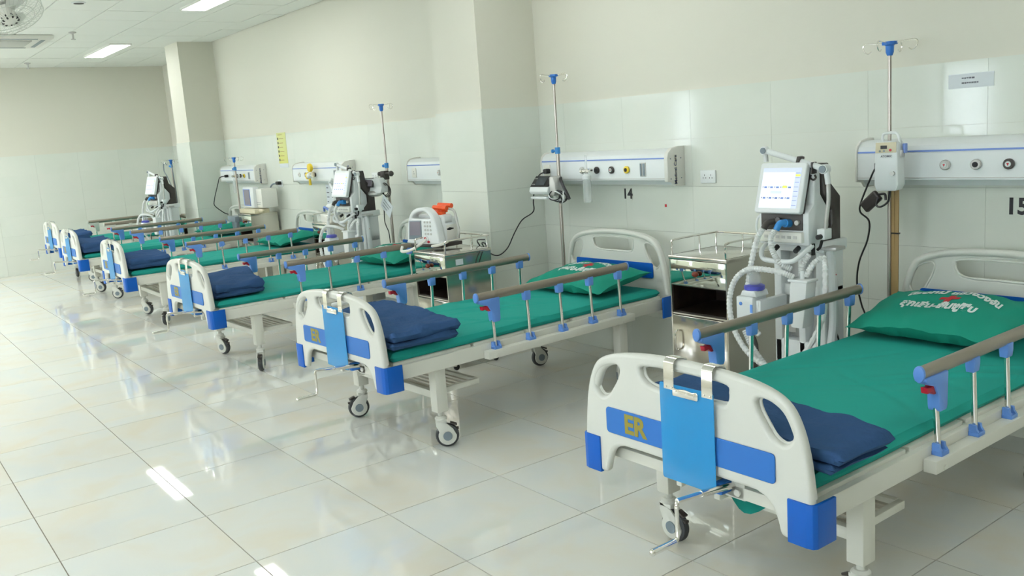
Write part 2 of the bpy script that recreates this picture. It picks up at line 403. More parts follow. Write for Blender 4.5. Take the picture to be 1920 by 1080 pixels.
def caster_mesh(turn):
    b = B(); b.m(0); b.cyl((0, 0, .155), (0, 0, .20), .014, 12); b.lathe([(.026, .148), (.031, .153), (.031, .162), (.022, .170)], (0, 0, 0), seg=18)
    c = cos(turn); s = sin(turn)
    def loc(x, y, z): return (x*c-y*s, x*s+y*c, z)
    n0 = len(b.bm.verts); b.bm.verts.ensure_lookup_table()
    R = .056; T = .028
    for sg in (-1, 1):                                     # white side shells
        prof = [(cos(a)*.048, .0625+T*0+sin(a)*.048) for a in [rad(t) for t in range(150, 361, 15)]]
        poly = [(T+px, pz) for px, pz in prof]+[(T+.03, .10), (T+.0, .13), (-.02, .152), (-.028, .15), (-.028, .12)]
        b.m(0).prism(poly, 'X', sg*.026, sg*.017, .002)
        b.m(1).cyl((sg*.026, T, .0625), (sg*.030, T, .0625), .024, 20)
    b.m(0).box(-.026, .026, -.028, .030, .135, .152, .004)
    b.m(2).lathe([(.045, -.016), (.058, -.013), (.0625, -.006), (.0625, .006), (.058, .013), (.045, .016)], (0, T, .0625), 'X', 28)
    b.m(3).box(-.014, .014, .045, .082, .118, .128, .003, rot=((0, .06, .12), 'X', -.4))
    b.box(-.010, .010, .066, .090, .088, .100, .003)
    bmesh.ops.rotate(b.bm, verts=b.bm.verts, cent=(0, 0, 0), matrix=Matrix.Rotation(turn, 3, 'Z'))
    me = bpy.data.meshes.new('caster'); bmesh.ops.recalc_face_normals(b.bm, faces=b.bm.faces); b.bm.to_mesh(me); b.bm.free()
    for x in ('bedwhite', 'grey', 'tyre', 'char'): me.materials.append(M[x])
    me.polygons.foreach_set('use_smooth', [True]*len(me.polygons)); me.set_sharp_from_angle(angle=rad(35)); return me
def make_bed(label):
    t = thing('hospital_bed', label, 'bed', group='hospital beds along the wall')
    b = B()
    for s in (-1, 1):
        b.box(s*.442-.015, s*.442+.015, .045, L-.045, .428, .50, .003)
        b.box(min(s*.457, s*.502), max(s*.457, s*.502), .625, 1.76, .424, .468, .003)
        for yy in (.70, 1.68): b.cyl((s*.500, yy-.02, .437), (s*.506, yy-.02, .437), .008, 12)
    for yy in (.07, .36, 1.03, 1.70, L-.07): b.box(-.43, .43, yy-.02, yy+.02, .43, .47, .002)
    for s in (-1, 1): b.box(s*.40-.03, s*.40+.03, .32, 1.72, .385, .425, .002) if False else None
    b.build('frame', 'enamel', t)
    b = B()
    for s in (-.08, .08): b.box(s-.012, s+.012, .06, 1.9, .395, .425, .002)
    b.build('lift_beam', 'enamel', t)
    for y0, y1 in ((.075, .56), (.58, .93), (.95, 1.28), (1.30, 2.07)):
        b = B(); b.box(-.435, .435, y0, y1, .495, .514, .003)
        for k in range(7): b.box(-.40+k*.125, -.40+k*.125+.035, y0+.03, y1-.03, .514, .5155)
        b.build('deck_panel', 'enamel', t)
    for sx in (-1, 1):
        for yy in (.35, 1.72):
            b = B(); b.box(sx*.405-.03, sx*.405+.03, yy-.034, yy+.034, .195, .43, .004); b.build('leg', 'enamel', t)
    cm = caster_mesh(0)
    for yy in (.35, 1.72):
        for sx in (-1, 1):
            o = bpy.data.objects.new('caster', cm); C.objects.link(o); o.parent = t; o.location = (sx*.405, yy, 0)
    # under-bed shoe shelf: frame with slats
    b = B(); b.box(-.375, .375, .325, .355, .265, .305, .002); b.box(-.375, .375, .60, .625, .285, .31, .002)
    for s in (-1, 1): b.box(s*.385-.012, s*.385+.012, .385, .625, .28, .308, .002)
    sh = b.build('under_shelf', 'enamel', t)
    for k in range(6): b = B(); b.box(-.372, .372, .375+k*.038, .393+k*.038, .292, .300); b.build('slat', 'enamel2', sh)
    # crank
    b = B(); b.cyl((.155, .10, .462), (.155, -.10, .487), .0105, 12); b.cyl((.155, -.085, .486), (.155, -.205, .497), .008, 10)
    b.tube([(.155, -.19, .496), (.155, -.207, .488), (.155, -.208, .46), (.155, -.208, .40), (.155, -.212, .378), (.155, -.23, .374)], .0065, 10, smooth=4)
    b.cyl((.155, -.222, .374), (.155, -.315, .374), .0105, 14); b.ball((.155, -.315, .374), .0105, seg=10)
    cr = b.build('crank', 'chrome', t)
    b = B(); b.box(.120, .20, .05, .09, .425, .50, .006); b.cyl((.175, .048, .45), (.175, .042, .45), .012, 12); b.build('crank_bracket', 'bedwhite', t)
    b = B(); b.box(.115, .150, .00, .06, .445, .485, .008); b.build('crank_sleeve', 'medblue', t)
    end_board('footboard', 1, 0, False, t); end_board('headboard', 1.29, L, True, t)
    # side rails
    for s in (-1, 1):
        b = B(); P = [(s*.456+.0165*cos(a), .756+.024*sin(a)) for a in [2*pi*k/16 for k in range(16)]]
        b.prism([(x, z) for x, z in P], 'Y', .600, 1.745); gr = b.build('guard_rail', 'rail', t)
        for yy, w_ in ((.594, .012), (1.745, .010)):
            b = B(); b.prism([(s*.456+(x-s*.456)*1.12, .756+(z-.756)*1.12) for x, z in P], 'Y', yy, yy+w_, .002); b.build('end_cap', 'sky', gr)
        ys = (.70, .945, 1.19, 1.43, 1.67)
        for i, yy in enumerate(ys):
            b = B(); b.cyl((s*.470, yy, .462), (s*.458, yy, .735 if i else .63), .0095, 12); b.build('post', 'chrome', gr)
            b = B(); b.prism([(s*.458, .467), (s*.490, .467), (s*.490, .485), (s*.484, .492), (s*.481, .507), (s*.458, .507)], 'Y', yy-.022, yy-.011)
            b.prism([(s*.458, .467), (s*.490, .467), (s*.490, .485), (s*.484, .492), (s*.481, .507), (s*.458, .507)], 'Y', yy+.011, yy+.022)
            b.box(min(s*.457, s*.493), max(s*.457, s*.493), yy-.024, yy+.024, .4675, .482, .002); b.build('post_foot', 'sky', gr)
            if i:
                b = B(); b.prism([(s*.441, .742), (s*.474, .742), (s*.474, .715), (s*.471, .690), (s*.444, .690), (s*.441, .715)], 'Y', yy-.021, yy+.021, .003)
                b.build('post_socket', 'sky', gr)
        b = B(); b.prism([(.606, .742), (.745, .742), (.742, .625), (.735, .612), (.695, .612), (.690, .625), (.685, .672), (.665, .705), (.63, .715), (.606, .730)], 'X', s*.456-.021, s*.456+.021, .004)
        b.build('release_bracket', 'sky', gr)
        b = B(); b.prism([(.628, .706), (.652, .703), (.672, .712), (.688, .712), (.690, .675), (.672, .674), (.655, .688), (.632, .684)], 'X', s*.456-.012, s*.456+.012, .003)
        b.build('release_catch', 'red', gr)
    return t
BEDS = [  # x, y, rotation, label
    (-1.874, 2.029, .003, 'nearest hospital bed, lettered ER, below the number 15 sign'),
    (-4.237, 1.968, .042, 'hospital bed below the number 14 sign, second nearest the camera'),
    (-6.684, 1.960, .020, 'third nearest hospital bed, just left of the defibrillator on its cabinet'),
    (-9.272, 2.045, -.014, 'fourth nearest hospital bed, in front of the far ventilated place with yellow valves'),
    (-11.575, 2.11, 0, 'fifth nearest hospital bed, last one before the far column'),
    (-13.58, 2.27, .015, 'farthest hospital bed, beyond the far column by the end wall')]
def bed_m(i):
    x, y, a, _ = BEDS[i]; return Matrix.Translation((x, y, 0)) @ Matrix.Rotation(a, 4, 'Z')
bed0 = make_bed(BEDS[0][3]); beds = []
for i, (x, y, a, lab) in enumerate(BEDS):
    o = bed0 if i == 0 else copy_tree(bed0)
    o.location = (x, y, 0); o.rotation_euler.z = a; o['label'] = lab; beds.append(o)
TURN = [(-1.57, 1.2, .3, 2.0), (2.75, -.55, -.2, .9), (-1.2, -2.12, .5, 1.4), (-.9, -2.3, .2, -1), (-.7, -.5, 2.2, .4), (-1.8, -.4, 1, 2)]
for o, tt in zip(beds, TURN):
    for c, a in zip(sorted([c for c in o.children if c.name.startswith('caster')], key=lambda c: (round(c.location.y, 2), c.location.x)), tt): c.rotation_euler.z = a
def recolor(o, frm, to):
    for c in o.children_recursive:
        for s in c.material_slots:
            if s.material == M[frm]: s.link = 'OBJECT'; s.material = M[to]
M['palecap'] = mat('pale_beige_plastic', (.62, .64, .58), .4)
recolor(beds[5], 'sky', 'palecap')

# ------------------------------------------------------------------ soft things
def crease(x, y, s):
    v = 0
    for k, (cx, cy, an, ln, h, wd) in enumerate(CR[s % len(CR)]):
        dx, dy = x-cx, y-cy; u = dx*cos(an)+dy*sin(an); q = -dx*sin(an)+dy*cos(an)+.02*sin(u*9+k)
        v += h*math.exp(-(q/wd)**2)*math.exp(-(u/ln)**2)
    return v
CR = []
for s in range(3):
    random.seed(20+s)
    CR.append([(random.uniform(-.35, .35), random.uniform(.4, 1.7), random.choice((.5, .9, 1.2, -.6))+random.uniform(-.25, .25), random.uniform(.12, .35), random.uniform(-.004, .006), random.uniform(.008, .016)) for _ in range(16)])
random.seed(7)
def cushion(hx, hy, top, bot, ex, nx, ny, rnd, seed, wob, drop=None):
    """closed soft slab: top(x,y) and bot(x,y) heights meeting at a rounded edge"""
    bm = bmesh.new(); T = []; D = []
    for j in range(ny+1):
        rt = []; rb = []
        for i in range(nx+1):
            u = -1+2*i/nx; v = -1+2*j/ny
            x = hx*(1-(1-abs(u))**1.0)*(1 if u > 0 else -1)*1.0; y = hy*v
            e = max(abs(u), abs(v)); k = (1-min(1, e)**ex)
            ed = 1-.025*(1-abs(v)**2)*0
            wx = wob*noise.noise(Vector((x*4, y*4, seed))); wy = wob*noise.noise(Vector((x*4, y*4, seed+9)))
            zt, zb = top(x, y, k), bot(x, y, k)
            edge = i in (0, nx) or j in (0, ny)
            if edge: zt = zb = (top(x, y, 0)+bot(x, y, 0))/2
            a = bm.verts.new((x*ed+wx, y+wy, zt)); rt.append(a)
            rb.append(a if edge else bm.verts.new((x*ed+wx, y+wy, zb)))
        T.append(rt); D.append(rb)
    for j in range(ny):
        for i in range(nx):
            bm.faces.new((T[j][i], T[j][i+1], T[j+1][i+1], T[j+1][i]))
            q = (D[j][i], D[j+1][i], D[j+1][i+1], D[j][i+1])
            if len(set(q)) == 4:
                try: bm.faces.new(q)
                except ValueError: pass
    bmesh.ops.recalc_face_normals(bm, faces=bm.faces)
    me = bpy.data.meshes.new('soft'); bm.to_mesh(me); bm.free(); return me
LOCS = ['on the nearest bed', 'on the bed below the number 14 sign', 'on the third nearest bed, beside the defibrillator',
        'on the fourth nearest bed', 'on the fifth nearest bed, before the far column', 'on the farthest bed']
def mattress(i):
    s = i
    def top(x, y, k):
        return .516+.024+.028*min(1, k*1.0)**.35+2.2*crease(x, y+1.07, s)*min(1, 5*k)+.004*noise.noise(Vector((x*3, y*3, s)))
    def bot(x, y, k): return .516+.018*(1-min(1, k*8))
    me = cushion(.432, 1.0, top, bot, 22, 60, 110, .02, s, .006)
    for v in me.vertices: v.co.y += 1.07
    o = link('mattress', me, 'green'); o.matrix_world = bed_m(i)
    tag(o, 'green sheeted mattress '+LOCS[i], 'mattress', 'green sheeted mattresses')
    return o
def pillow_top(x, y, i):
    """height of the pillow's upper surface above its own mid-plane"""
    u, v = abs(x)/.36, abs(y)/.235
    if u >= 1 or v >= 1: return 0
    k = (1-u**2.6)**.62*(1-v**2.6)**.62
    r = .078*k+.010*noise.noise(Vector((x*7, y*6, i*3.1)))*min(1, k*4)
    r += .009*noise.noise(Vector((x*20+y*9, y*11, i+.5)))*min(1, (1-k)*3)*min(1, k*6)
    return r
def pillow_mesh(i):
    bm = bmesh.new(); nx, ny = 48, 32; T = []; D = []
    for j in range(ny+1):
        a, c = [], []
        for q in range(nx+1):
            u = -1+2*q/nx; v = -1+2*j/ny
            # corners stick out, sides pulled in
            x = .36*u*(1-.07*(1-abs(u))*0-.045*(1-v*v)); y = .235*v*(1-.07*(1-u*u))
            e = q in (0, nx) or j in (0, ny); h = pillow_top(x, y, i)
            zz = .004*noise.noise(Vector((x*9, y*9, i)))
            A = bm.verts.new((x, y, h+zz)); a.append(A)
            c.append(A if e else bm.verts.new((x, y, -.55*h+zz)))
        T.append(a); D.append(c)
    for j in range(ny):
        for q in range(nx):
            bm.faces.new((T[j][q], T[j][q+1], T[j+1][q+1], T[j+1][q])); bm.faces.new((D[j][q], D[j+1][q], D[j+1][q+1], D[j][q+1]))
    bmesh.ops.recalc_face_normals(bm, faces=bm.faces)
    me = bpy.data.meshes.new('pillow'); bm.to_mesh(me); bm.free(); return me
def pillow(i, dx, y, z, tilt, rz):
    o = link('pillow', pillow_mesh(i), 'green2', smooth=60)
    o.matrix_world = bed_m(i) @ Matrix.Translation((dx, y, z)) @ Matrix.Rotation(rz, 4, 'Z') @ Matrix.Rotation(tilt, 4, 'X')
    tag(o, 'green printed pillow '+LOCS[i], 'pillow', 'printed green pillows')
    def put(me, name, m, cx, cy, shear=0, arc=0, rise=.0025):
        for v in me.vertices:
            x, y0 = v.co.x, v.co.y
            yy = y0-arc*x*x
            x, yy = x+cx+shear*yy, yy+cy
            v.co = Vector((x, yy, pillow_top(x/1, yy, i)+.004*noise.noise(Vector((x*9, yy*9, i)))+rise+v.co.z*.3))
        return link(name, me, m, o, smooth=0)
    def squeeze(me, f):
        for v in me.vertices: v.co.x *= f
        return me
    def fine(me):
        bm = bmesh.new(); bm.from_mesh(me); bmesh.ops.triangulate(bm, faces=bm.faces)
        es = [e for e in bm.edges if e.calc_length() > .012]; bmesh.ops.subdivide_edges(bm, edges=es, cuts=2)
        bm.to_mesh(me); bm.free(); return me
    put(fine(squeeze(text_mesh('สุกเสีน-ฟื้นฟูซีบ', .074, .0004, .0036, .98), .76)), 'lower_lettering', 'print', -.015, -.045)
    put(fine(squeeze(text_mesh('โฮงหมํ แขวงวงจัน', .068, .0004, .0034, 1.0), .84)), 'upper_lettering', 'print', .01, .122, arc=1.9)
    bm = B(); bm.box(-.045, .045, -.013, .013, -.0004, .0004); bm.box(-.014, .014, -.04, .04, -.0002, .0006)
    me = bpy.data.meshes.new('x'); bm.bm.to_mesh(me); bm.bm.free(); put(fine(me), 'red_cross', 'redprint', .0, .036)
    return o
def blanket(i, w_, d, h, dx, y0, sk, seed):
    """folded blanket: three rounded layers with a soft top"""
    t = None
    def lay(z0, th, sx, sy, sd, name):
        def top(x, y, k): return z0+th*(.5+.5*min(1, k*3)**.4)+.020*noise.noise(Vector((x*4, y*6, sd)))*min(1, k*5)+.016*noise.noise(Vector((x*9, y*5, sd+5)))+.005*noise.noise(Vector((x*25, y*14, sd+5)))
        def bot(x, y, k): return z0+th*.5*(1-min(1, k*6)**.4)
        me = cushion(w_/2*sx, d/2*sy, top, bot, 9, 56, 34, .02, sd, .022)
        for v in me.vertices: v.co.y = -d/2+(v.co.y+d/2)*(1-sk*v.co.x)
        return me
    me = lay(0, h*.52, .985, .97, seed, 'a'); o = link('folded_blanket', me, 'navy', smooth=60)
    me = lay(h*.46, h*.60, 1.0, 1.0, seed+3, 'b'); q = link('upper_fold', me, 'navy', o, smooth=60); q.location = (.004, .012, 0)
    o.matrix_world = bed_m(i) @ Matrix.Translation((dx, y0+d/2, .584))
    tag(o, 'navy blue folded blanket '+LOCS[i]+', against the footboard', 'blanket', 'folded navy blankets')
    return o
for i in range(6): mattress(i)
P5 = [(-.06, 1.80, .655, .20, 0), (.05, 1.80, .64, .14, -.03), (-.0, 1.80, .64, .12, .02), (.0, 1.82, .64, .14, 0), (.0, 1.82, .64, .12, 0), (.0, 1.82, .64, .1, 0)]
for i, a in enumerate(P5): pillow(i, *a)
Bk = [(.92, .36, .062, .055, .06, .55), (.90, .45, .085, .035, .055, .25), (.86, .48, .085, .0, .055, .5), (.84, .42, .09, .03, .055, .2), (.86, .40, .10, .02, .055, .2), (.86, .40, .09, 0, .055, .2)]
for i, a in enumerate(Bk): blanket(i, *a, seed=i*2.3)
# sheet corner hanging below the nearest footboard
b = B(); P = []
for j in range(9):
    for k in range(9):
        u, v = k/8, j/8
        x = .06+.26*u+.02*v*(1-u); z = .515-.160*v*(sin(pi*min(1, u*.75+.2))**.8)*(1-.25*u); y = .085+.02*sin(u*5+v*2)+.01*v
        P.append(b.bm.verts.new((x, y, z)))
for j in range(8):
    for k in range(8): b.bm.faces.new((P[j*9+k], P[j*9+k+1], P[j*9+k+10], P[j*9+k+9]))
bmesh.ops.solidify(b.bm, geom=b.bm.faces[:], thickness=.002)
o = b.build('sheet_corner', 'green', bpy.data.objects['mattress'], smooth=60)

# ------------------------------------------------------------------ clipboards hung on the footboards
def clipboard(i, dx=0):
    t = thing('clipboard', 'translucent blue clipboard hung on the footboard of the '+LOCS[i].split(' the ', 1)[1], 'clipboard', group='blue clipboards on the footboards')
    t.matrix_world = bed_m(i) @ Matrix.Translation((dx, 0, 0))
    me = plate([{'p': rrect(-.080, .141, .452, .776, .008), 's': 0}], .0013, .0008)
    for v in me.vertices: v.co.y -= .0125
    link('board', me, 'film', t)
    for x in (-.038, .118):
        P = [(-.016, .758), (-.0145, .842), (-.008, .853), (.006, .860), (.030, .858), (.050, .850), (.054, .838), (.054, .800)]
        b = B(); 
        q = P+[(a-.0022 if a > .04 else a+(.0015 if a < -.01 else 0), z-.0026 if a > -.01 and a < .052 else z) for a, z in reversed(P)]
        b.prism(q, 'X', x-.021, x+.021); b.build('hanger', 'chrome', t, smooth=50)
        b = B()
        for dx2 in (-.012, .012): b.cyl((x+dx2, -.0135, .765), (x+dx2, -.0185, .765), .0035, 10)
        b.build('rivet', 'chrome', t)
    b = B(); b.prism([(-.018, .742), (.006+.02, .742+.0), (.082, .742), (.086, .746), (.086, .762), (.080, .769), (.06, .766), (.03, .770), (0, .766), (-.014, .769), (-.018, .762)], 'Y', -.022, -.0148, .002)
    b.box(-.004, .072, -.024, -.0215, .750, .760, .001); b.build('spring_clip', 'chrome', t)
for i in range(6): clipboard(i)

# ------------------------------------------------------------------ gas consoles on the wall
WF = W-.002                                            # face of the wall tiles
def outlet(t, x, ring, core, partial=0):
    b = B(); b.m(0).lathe([(.019, 0), (.024, -.003), (.024, -.012), (.020, -.016), (.013, -.016)][::1], (x, WF-.150, 1.308), 'Y', 28)
    o = b.build('gas_outlet', ring, t)
    b = B(); b.cyl((x, WF-.1655, 1.308), (x, WF-.169, 1.308), .0125, 20); b.build('outlet_core', core, o)
    if core == 'print':
        b = B(); b.prism([(x-.006, 1.313), (x+.006, 1.313), (x, 1.300)], 'Y', WF-.1698, WF-.169); b.build('outlet_mark', 'redprint', o)
def console(x0, x1, label, outs, flow=None, socks=()):
    t = thing('medical_gas_console', label, 'wall console', (0, 0, 0), group='gas consoles above the beds')
    prof = [(WF, 1.205), (WF-.075, 1.205), (WF-.098, 1.232), (WF-.150, 1.238), (WF-.150, 1.372), (WF-.140, 1.402), (WF-.112, 1.424), (WF-.06, 1.432), (WF, 1.432)]
    b = B(); b.prism(prof, 'X', x0+.012, x1-.03); b.build('body', 'cool', t, smooth=30)
    cap = [(WF, 1.195), (WF-.080, 1.195), (WF-.104, 1.222), (WF-.157, 1.228), (WF-.157, 1.376), (WF-.148, 1.408), (WF-.115, 1.434), (WF-.055, 1.444), (WF, 1.444)]
    for a, e in ((x0, x0+.012), (x1-.03, x1)):
        b = B(); b.prism(cap, 'X', a, e, .003); c = b.build('end_cap', 'white', t, smooth=30)
    me = text_mesh('Medical Care', .034, .0004, .0006)
    for v in me.vertices: v.co = Vector((x1+.001+v.co.z, WF-.075-v.co.y*1.0, 1.30+v.co.x)) if False else Vector((x1+.001, WF-.085+v.co.y*-1, 1.30+v.co.x*1.0))
    link('side_lettering', me, 'stripe', c, smooth=0)
    b = B()
    for yy, zz in ((WF-.035, 1.37), (WF-.035, 1.245), (WF-.13, 1.37), (WF-.13, 1.245)): b.cyl((x1, yy, zz), (x1+.002, yy, zz), .004, 8)
    b.build('screw', 'grey', c)
    b = B(); b.box(x0+.014, x1-.032, WF-.1525, WF-.148, 1.371, 1.379); b.build('blue_stripe', 'stripe', t, smooth=0)
    b = B(); b.box(x0+.013, x1-.031, WF-.153, WF-.147, 1.246, 1.250); b.build('seam', 'alum', t, smooth=0)
    for x, r, c_ in outs: outlet(t, x, r, c_)
    if flow:
        b = B(); b.box(flow-.027, flow+.027, WF-.154, WF-.146, 1.262, 1.352, .003); o = b.build('recess_frame', 'alum', t)
        b = B(); b.box(flow-.022, flow-.010, WF-.157, WF-.150, 1.268, 1.346); b.box(flow+.002, flow+.020, WF-.157, WF-.150, 1.268, 1.346); b.build('recess_slot', 'grey', o)
    for x in socks:
        b = B(); b.box(x-.036, x+.036, WF-.156, WF-.148, 1.268, 1.352, .003); o = b.build('socket_plate', 'white', t)
        b = B()
        for dx, dz in ((0, .010), (-.010, -.008), (.010, -.008)): b.box(x+dx-.0018, x+dx+.0018, WF-.1568, WF-.155, 1.31+dz-.005, 1.31+dz+.005)
        b.build('socket_holes', 'ink', o, smooth=0)
    return t
console(-2.585, -1.335, 'white gas console with blue stripe above the nearest bed, by the number 15', [(-2.12, 'alum', 'print'), (-1.978, 'alum', 'ink'), (-1.835, 'char', 'print')], None, (-2.44,))
console(-5.12, -3.865, 'white gas console with a yellow outlet above the number 14', [(-4.665, 'alum', 'print'), (-4.515, 'char', 'ink'), (-4.372, 'char', 'print'), (-4.228, 'yel', 'ink')], -4.085, (-5.05,))
console(-7.05, -5.915, 'white gas console half hidden behind the near column', [(-6.5, 'alum', 'print'), (-6.35, 'char', 'print')], None, (-6.92,))
console(-9.575, -8.33, 'white gas console behind the yellow valves and the oxygen chart', [(-9.21, 'char', 'print'), (-9.38, 'white', 'print'), (-8.98, 'char', 'ink')], -8.50)
console(-11.93, -10.70, 'white gas console with black plug beside the far column', [(-11.3, 'char', 'print'), (-11.18, 'char', 'print'), (-11.06, 'yel', 'ink')], -10.90)
# flow meters with humidifier bottle plugged in the consoles
def flowmeter(x, label):
    t = thing('oxygen_flow_meter', label, 'flow meter', (x, WF-.17, 1.31), group='oxygen flow meters')
    b = B(); b.cyl((0, 0, 0), (0, -.05, 0), .014, 14); b.cyl((-.045, -.045, -.003), (.03, -.045, -.003), .011, 12); b.cyl((-.052, -.045, -.003), (-.04, -.045, -.003), .016, 12); b.build('valve_body', 'chrome', t)
    b = B(); b.cyl((0, -.045, .0), (0, -.045, .105), .0085, 12); b.cyl((0, -.045, -.03), (0, -.045, .0), .012, 12); b.build('flow_tube', 'clear', t)
    b = B(); b.lathe([(.020, -.06), (.03, -.055), (.03, -.035), (.012, -.02)], (0, -.045, 0)); b.build('bottle_cap', 'cool', t)
    b = B(); b.lathe([(.027, -.215), (.030, -.21), (.030, -.075), (.024, -.058)], (0, -.045, 0)); b.build('bottle', 'clear', t)
    b = B(); b.cyl((0, -.045, -.19), (0, -.045, -.06), .004, 8); b.build('dip_tube', 'cool', t)
flowmeter(-4.555, 'clear oxygen flow meter bottle on the console above number 14')
flowmeter(-6.02, 'clear flow meter bottle on the console half hidden by the near column')
flowmeter(-11.25, 'small flow meter bottle on the console next to the far column')
# yellow valves and chart, fourth bed
t = thing('suction_regulator', 'yellow valve regulator with two round yellow knobs on the far console', 'regulator', (-8.98, WF-.17, 1.30))
b = B(); b.cyl((0, 0, 0), (0, -.04, 0), .016, 14); b.ball((0, -.05, 0), .034, seg=12); b.cyl((0, -.05, 0), (.10, -.05, .01), .008, 10); b.build('valve_body', 'cool', t)
b = B(); b.lathe([(.02, .0), (.042, .004), (.045, .015), (.045, .03), (.036, .04)], (0, -.055, .085), 'Y'); b.build('gauge', 'yel', t)
b = B(); b.lathe([(.02, .0), (.036, .004), (.038, .03), (.026, .04)], (-.07, -.055, .0), 'Y'); b.build('knob', 'yel', t)
b = B(); b.cyl((.0, -.05, -.03), (.0, -.05, -.10), .014, 12); b.build('stem', 'yel', t)
b = B(); b.cyl((.115, -.06, -.01), (.115, -.06, .045), .018, 12); b.build('brown_knob', 'cream', t)
t = thing('wall_chart', 'white printed chart hanging under the yellow valves', 'chart', (-8.90, WF-.03, 1.03))
b = B(); b.box(-.10, .12, -.006, 0, -.16, .16); b.build('sheet', 'paper', t, smooth=0)
b = B()
for k in range(6):
    for x in (-.085, .03): b.box(x, x+random.uniform(.03, .07), -.0072, -.006, .12-k*.05, .13-k*.05)
b.build('printed_lines', 'greyink', t, smooth=0)
# number signs, papers, sockets
def number(txt, x, z, h, label):
    t = thing('number_sign', label, 'sign', (x, WF-.0015, z), group='bed number signs')
    w_ = h*.62*len(txt)
    b = B(); b.box(-w_/2, w_/2, -.001, .001, -h*.58, h*.56); b.build('label_strip', 'walltile', t, smooth=0)
    me = text_mesh(txt, h*1.38, .0004, .0045*h/.1)
    for v in me.vertices: v.co = Vector((v.co.x, -.0016-v.co.z, v.co.y))
    link('digits', me, 'ink', t, smooth=0)
number('14', -4.385, 1.132, .068, 'black number 14 under the wall console')
number('15', -1.862, 1.100, .076, 'black number 15 at the right edge of the picture')
number('13', -6.05, 1.13, .068, 'black number 13 partly hidden by the near column')
t = thing('notice_paper', 'white notice with two short printed lines, high on the tiled wall', 'notice', (-2.083, WF-.0015, 1.688))
b = B(); b.box(-.105, .105, -.001, .001, -.033, .033); b.build('sheet', 'paper', t, smooth=0)
b = B()
for zz, n_ in ((.012, 5), (-.010, 7)):
    x = -.042
    for k in range(n_): w_ = random.uniform(.007, .013); b.box(x, x+w_, -.0016, -.001, zz-.004+random.uniform(0, .002), zz+.004); x += w_+.002
b.build('printed_lines', 'greyink', t, smooth=0)
t = thing('yellow_poster', 'tall narrow yellow poster with small dark pictures down its left side', 'poster', (-10.135, WF-.0015, 1.59))
b = B(); b.box(-.13, .13, -.001, .001, -.155, .205); b.build('sheet', 'poster', t, smooth=0)
b = B(); b.box(-.125, .125, -.001, .001, -.205, -.156); b.build('lower_sheet', 'paper', t, smooth=0)
b = B()
for k in range(6): b.box(-.118, -.088, -.002, -.001, .125-k*.05, .150-k*.05)
b.build('small_pictures', 'char', t, smooth=0)
b = B()
for k in range(6): b.box(-.07, random.uniform(0, .09), -.0018, -.001, .132-k*.05, .138-k*.05)
b.box(-.09, .03, -.0018, -.001, .178, .184)
b.build('text_lines', 'tape', t, smooth=0)
def socket(x, z, label, plug=False):
    t = thing('wall_socket', label, 'socket', (x, WF, z), group='double wall sockets')
    b = B(); b.box(-.060, .060, -.012, 0, -.040, .040, .004); b.build('plate', 'cool', t)
    b = B()
    for cx in (-.025, .025):
        for dx, dz in ((0, .010), (-.010, -.007), (.010, -.007)): b.box(cx+dx-.0016, cx+dx+.0016, -.0130, -.011, dz-.004, dz+.004)
    b.build('socket_holes', 'ink', t, smooth=0)
socket(-3.672, 1.248, 'white double wall socket between the two nearest consoles')
socket(-7.92, 1.27, 'white wall socket half hidden behind the middle ventilator')
socket(-7.18, 1.27, 'white wall socket behind the infusion pump on its pole')
socket(-10.30, 1.20, 'white wall socket above the monitor on the steel cabinet')
tag(link('wall_sticker', (lambda b: (b.box(-.008, .008, 0, .001, -.008, .010), [setattr(v, 'co', v.co) for v in b.bm.verts], b)[2])(B()).build('x', 'red').data, 'redprint', smooth=0), 'tiny red sticker on the wall right of number 14', 'sticker')
o = bpy.data.objects['wall_sticker']; o.location = (-4.04, WF-.0015, 1.06); bpy.data.objects.remove(bpy.data.objects['x'])

# ------------------------------------------------------------------ infusion poles at the bed heads
def iv_pole(x, y, top, label, collar=None, lean=0, hooks=True, z0=.50, r=.010, base=False):
    t = thing('infusion_pole', label, 'pole', (x, y, 0), group='chrome infusion poles')
    b = B(); b.cyl((0, 0, z0), (lean, 0, top-.02), r*.85, 12)
    if collar: b.cyl((0, 0, z0), (lean*collar/top, 0, collar), r*1.25, 12)
    b.build('pole', 'pole', t)
    if base:
        for k in range(5):
            a = 2*pi*k/5; b = B(); b.tube([(0, 0, .09), (.04*cos(a), .04*sin(a), .08), (.08*cos(a), .08*sin(a), .06)], .012, 8, smooth=3); b.cyl((.08*cos(a), .08*sin(a), .0), (.08*cos(a), .08*sin(a), .06), .018, 10); b.build('base_leg', 'grey', t)
    if collar:
        b = B(); b.cyl((lean*.7, 0, collar-.02), (lean*.7, 0, collar+.025), r*1.9, 14); b.cyl((lean*.7, 0, collar), (lean*.7-.035, -.01, collar), .008, 10); b.cyl((lean*.7-.034, -.01, collar), (lean*.7-.045, -.012, collar), .013, 12)
        b.build('lock_collar', 'teal', t)
    if hooks:
        b = B(); b.lathe([(.012, top-.065), (.018, top-.05), (.019, top-.02), (.026, top-.015), (.026, top)], (lean, 0, 0)); b.box(lean-.033, lean+.033, -.016, .016, top-.016, top, .004); b.build('hook_hub', 'medblue', t)
        for k in range(4):
            a = [.12, pi/2+.1, pi+.12, 3*pi/2+.1][k]
            q = [(.02, -.008), (.07, -.004), (.112, .0), (.128, -.012), (.122, -.035), (.104, -.047), (.088, -.038)]
            b = B(); b.tube([(lean+u*cos(a), u*sin(a), top+h_) for u, h_ in q], .0028, 6, smooth=4); b.build('hook', 'chrome', t)
    b = B(); b.cyl((0, 0, z0-.02), (0, 0, z0+.03), r*1.8, 14); b.build('socket_ring', 'enamel', t)
    return t
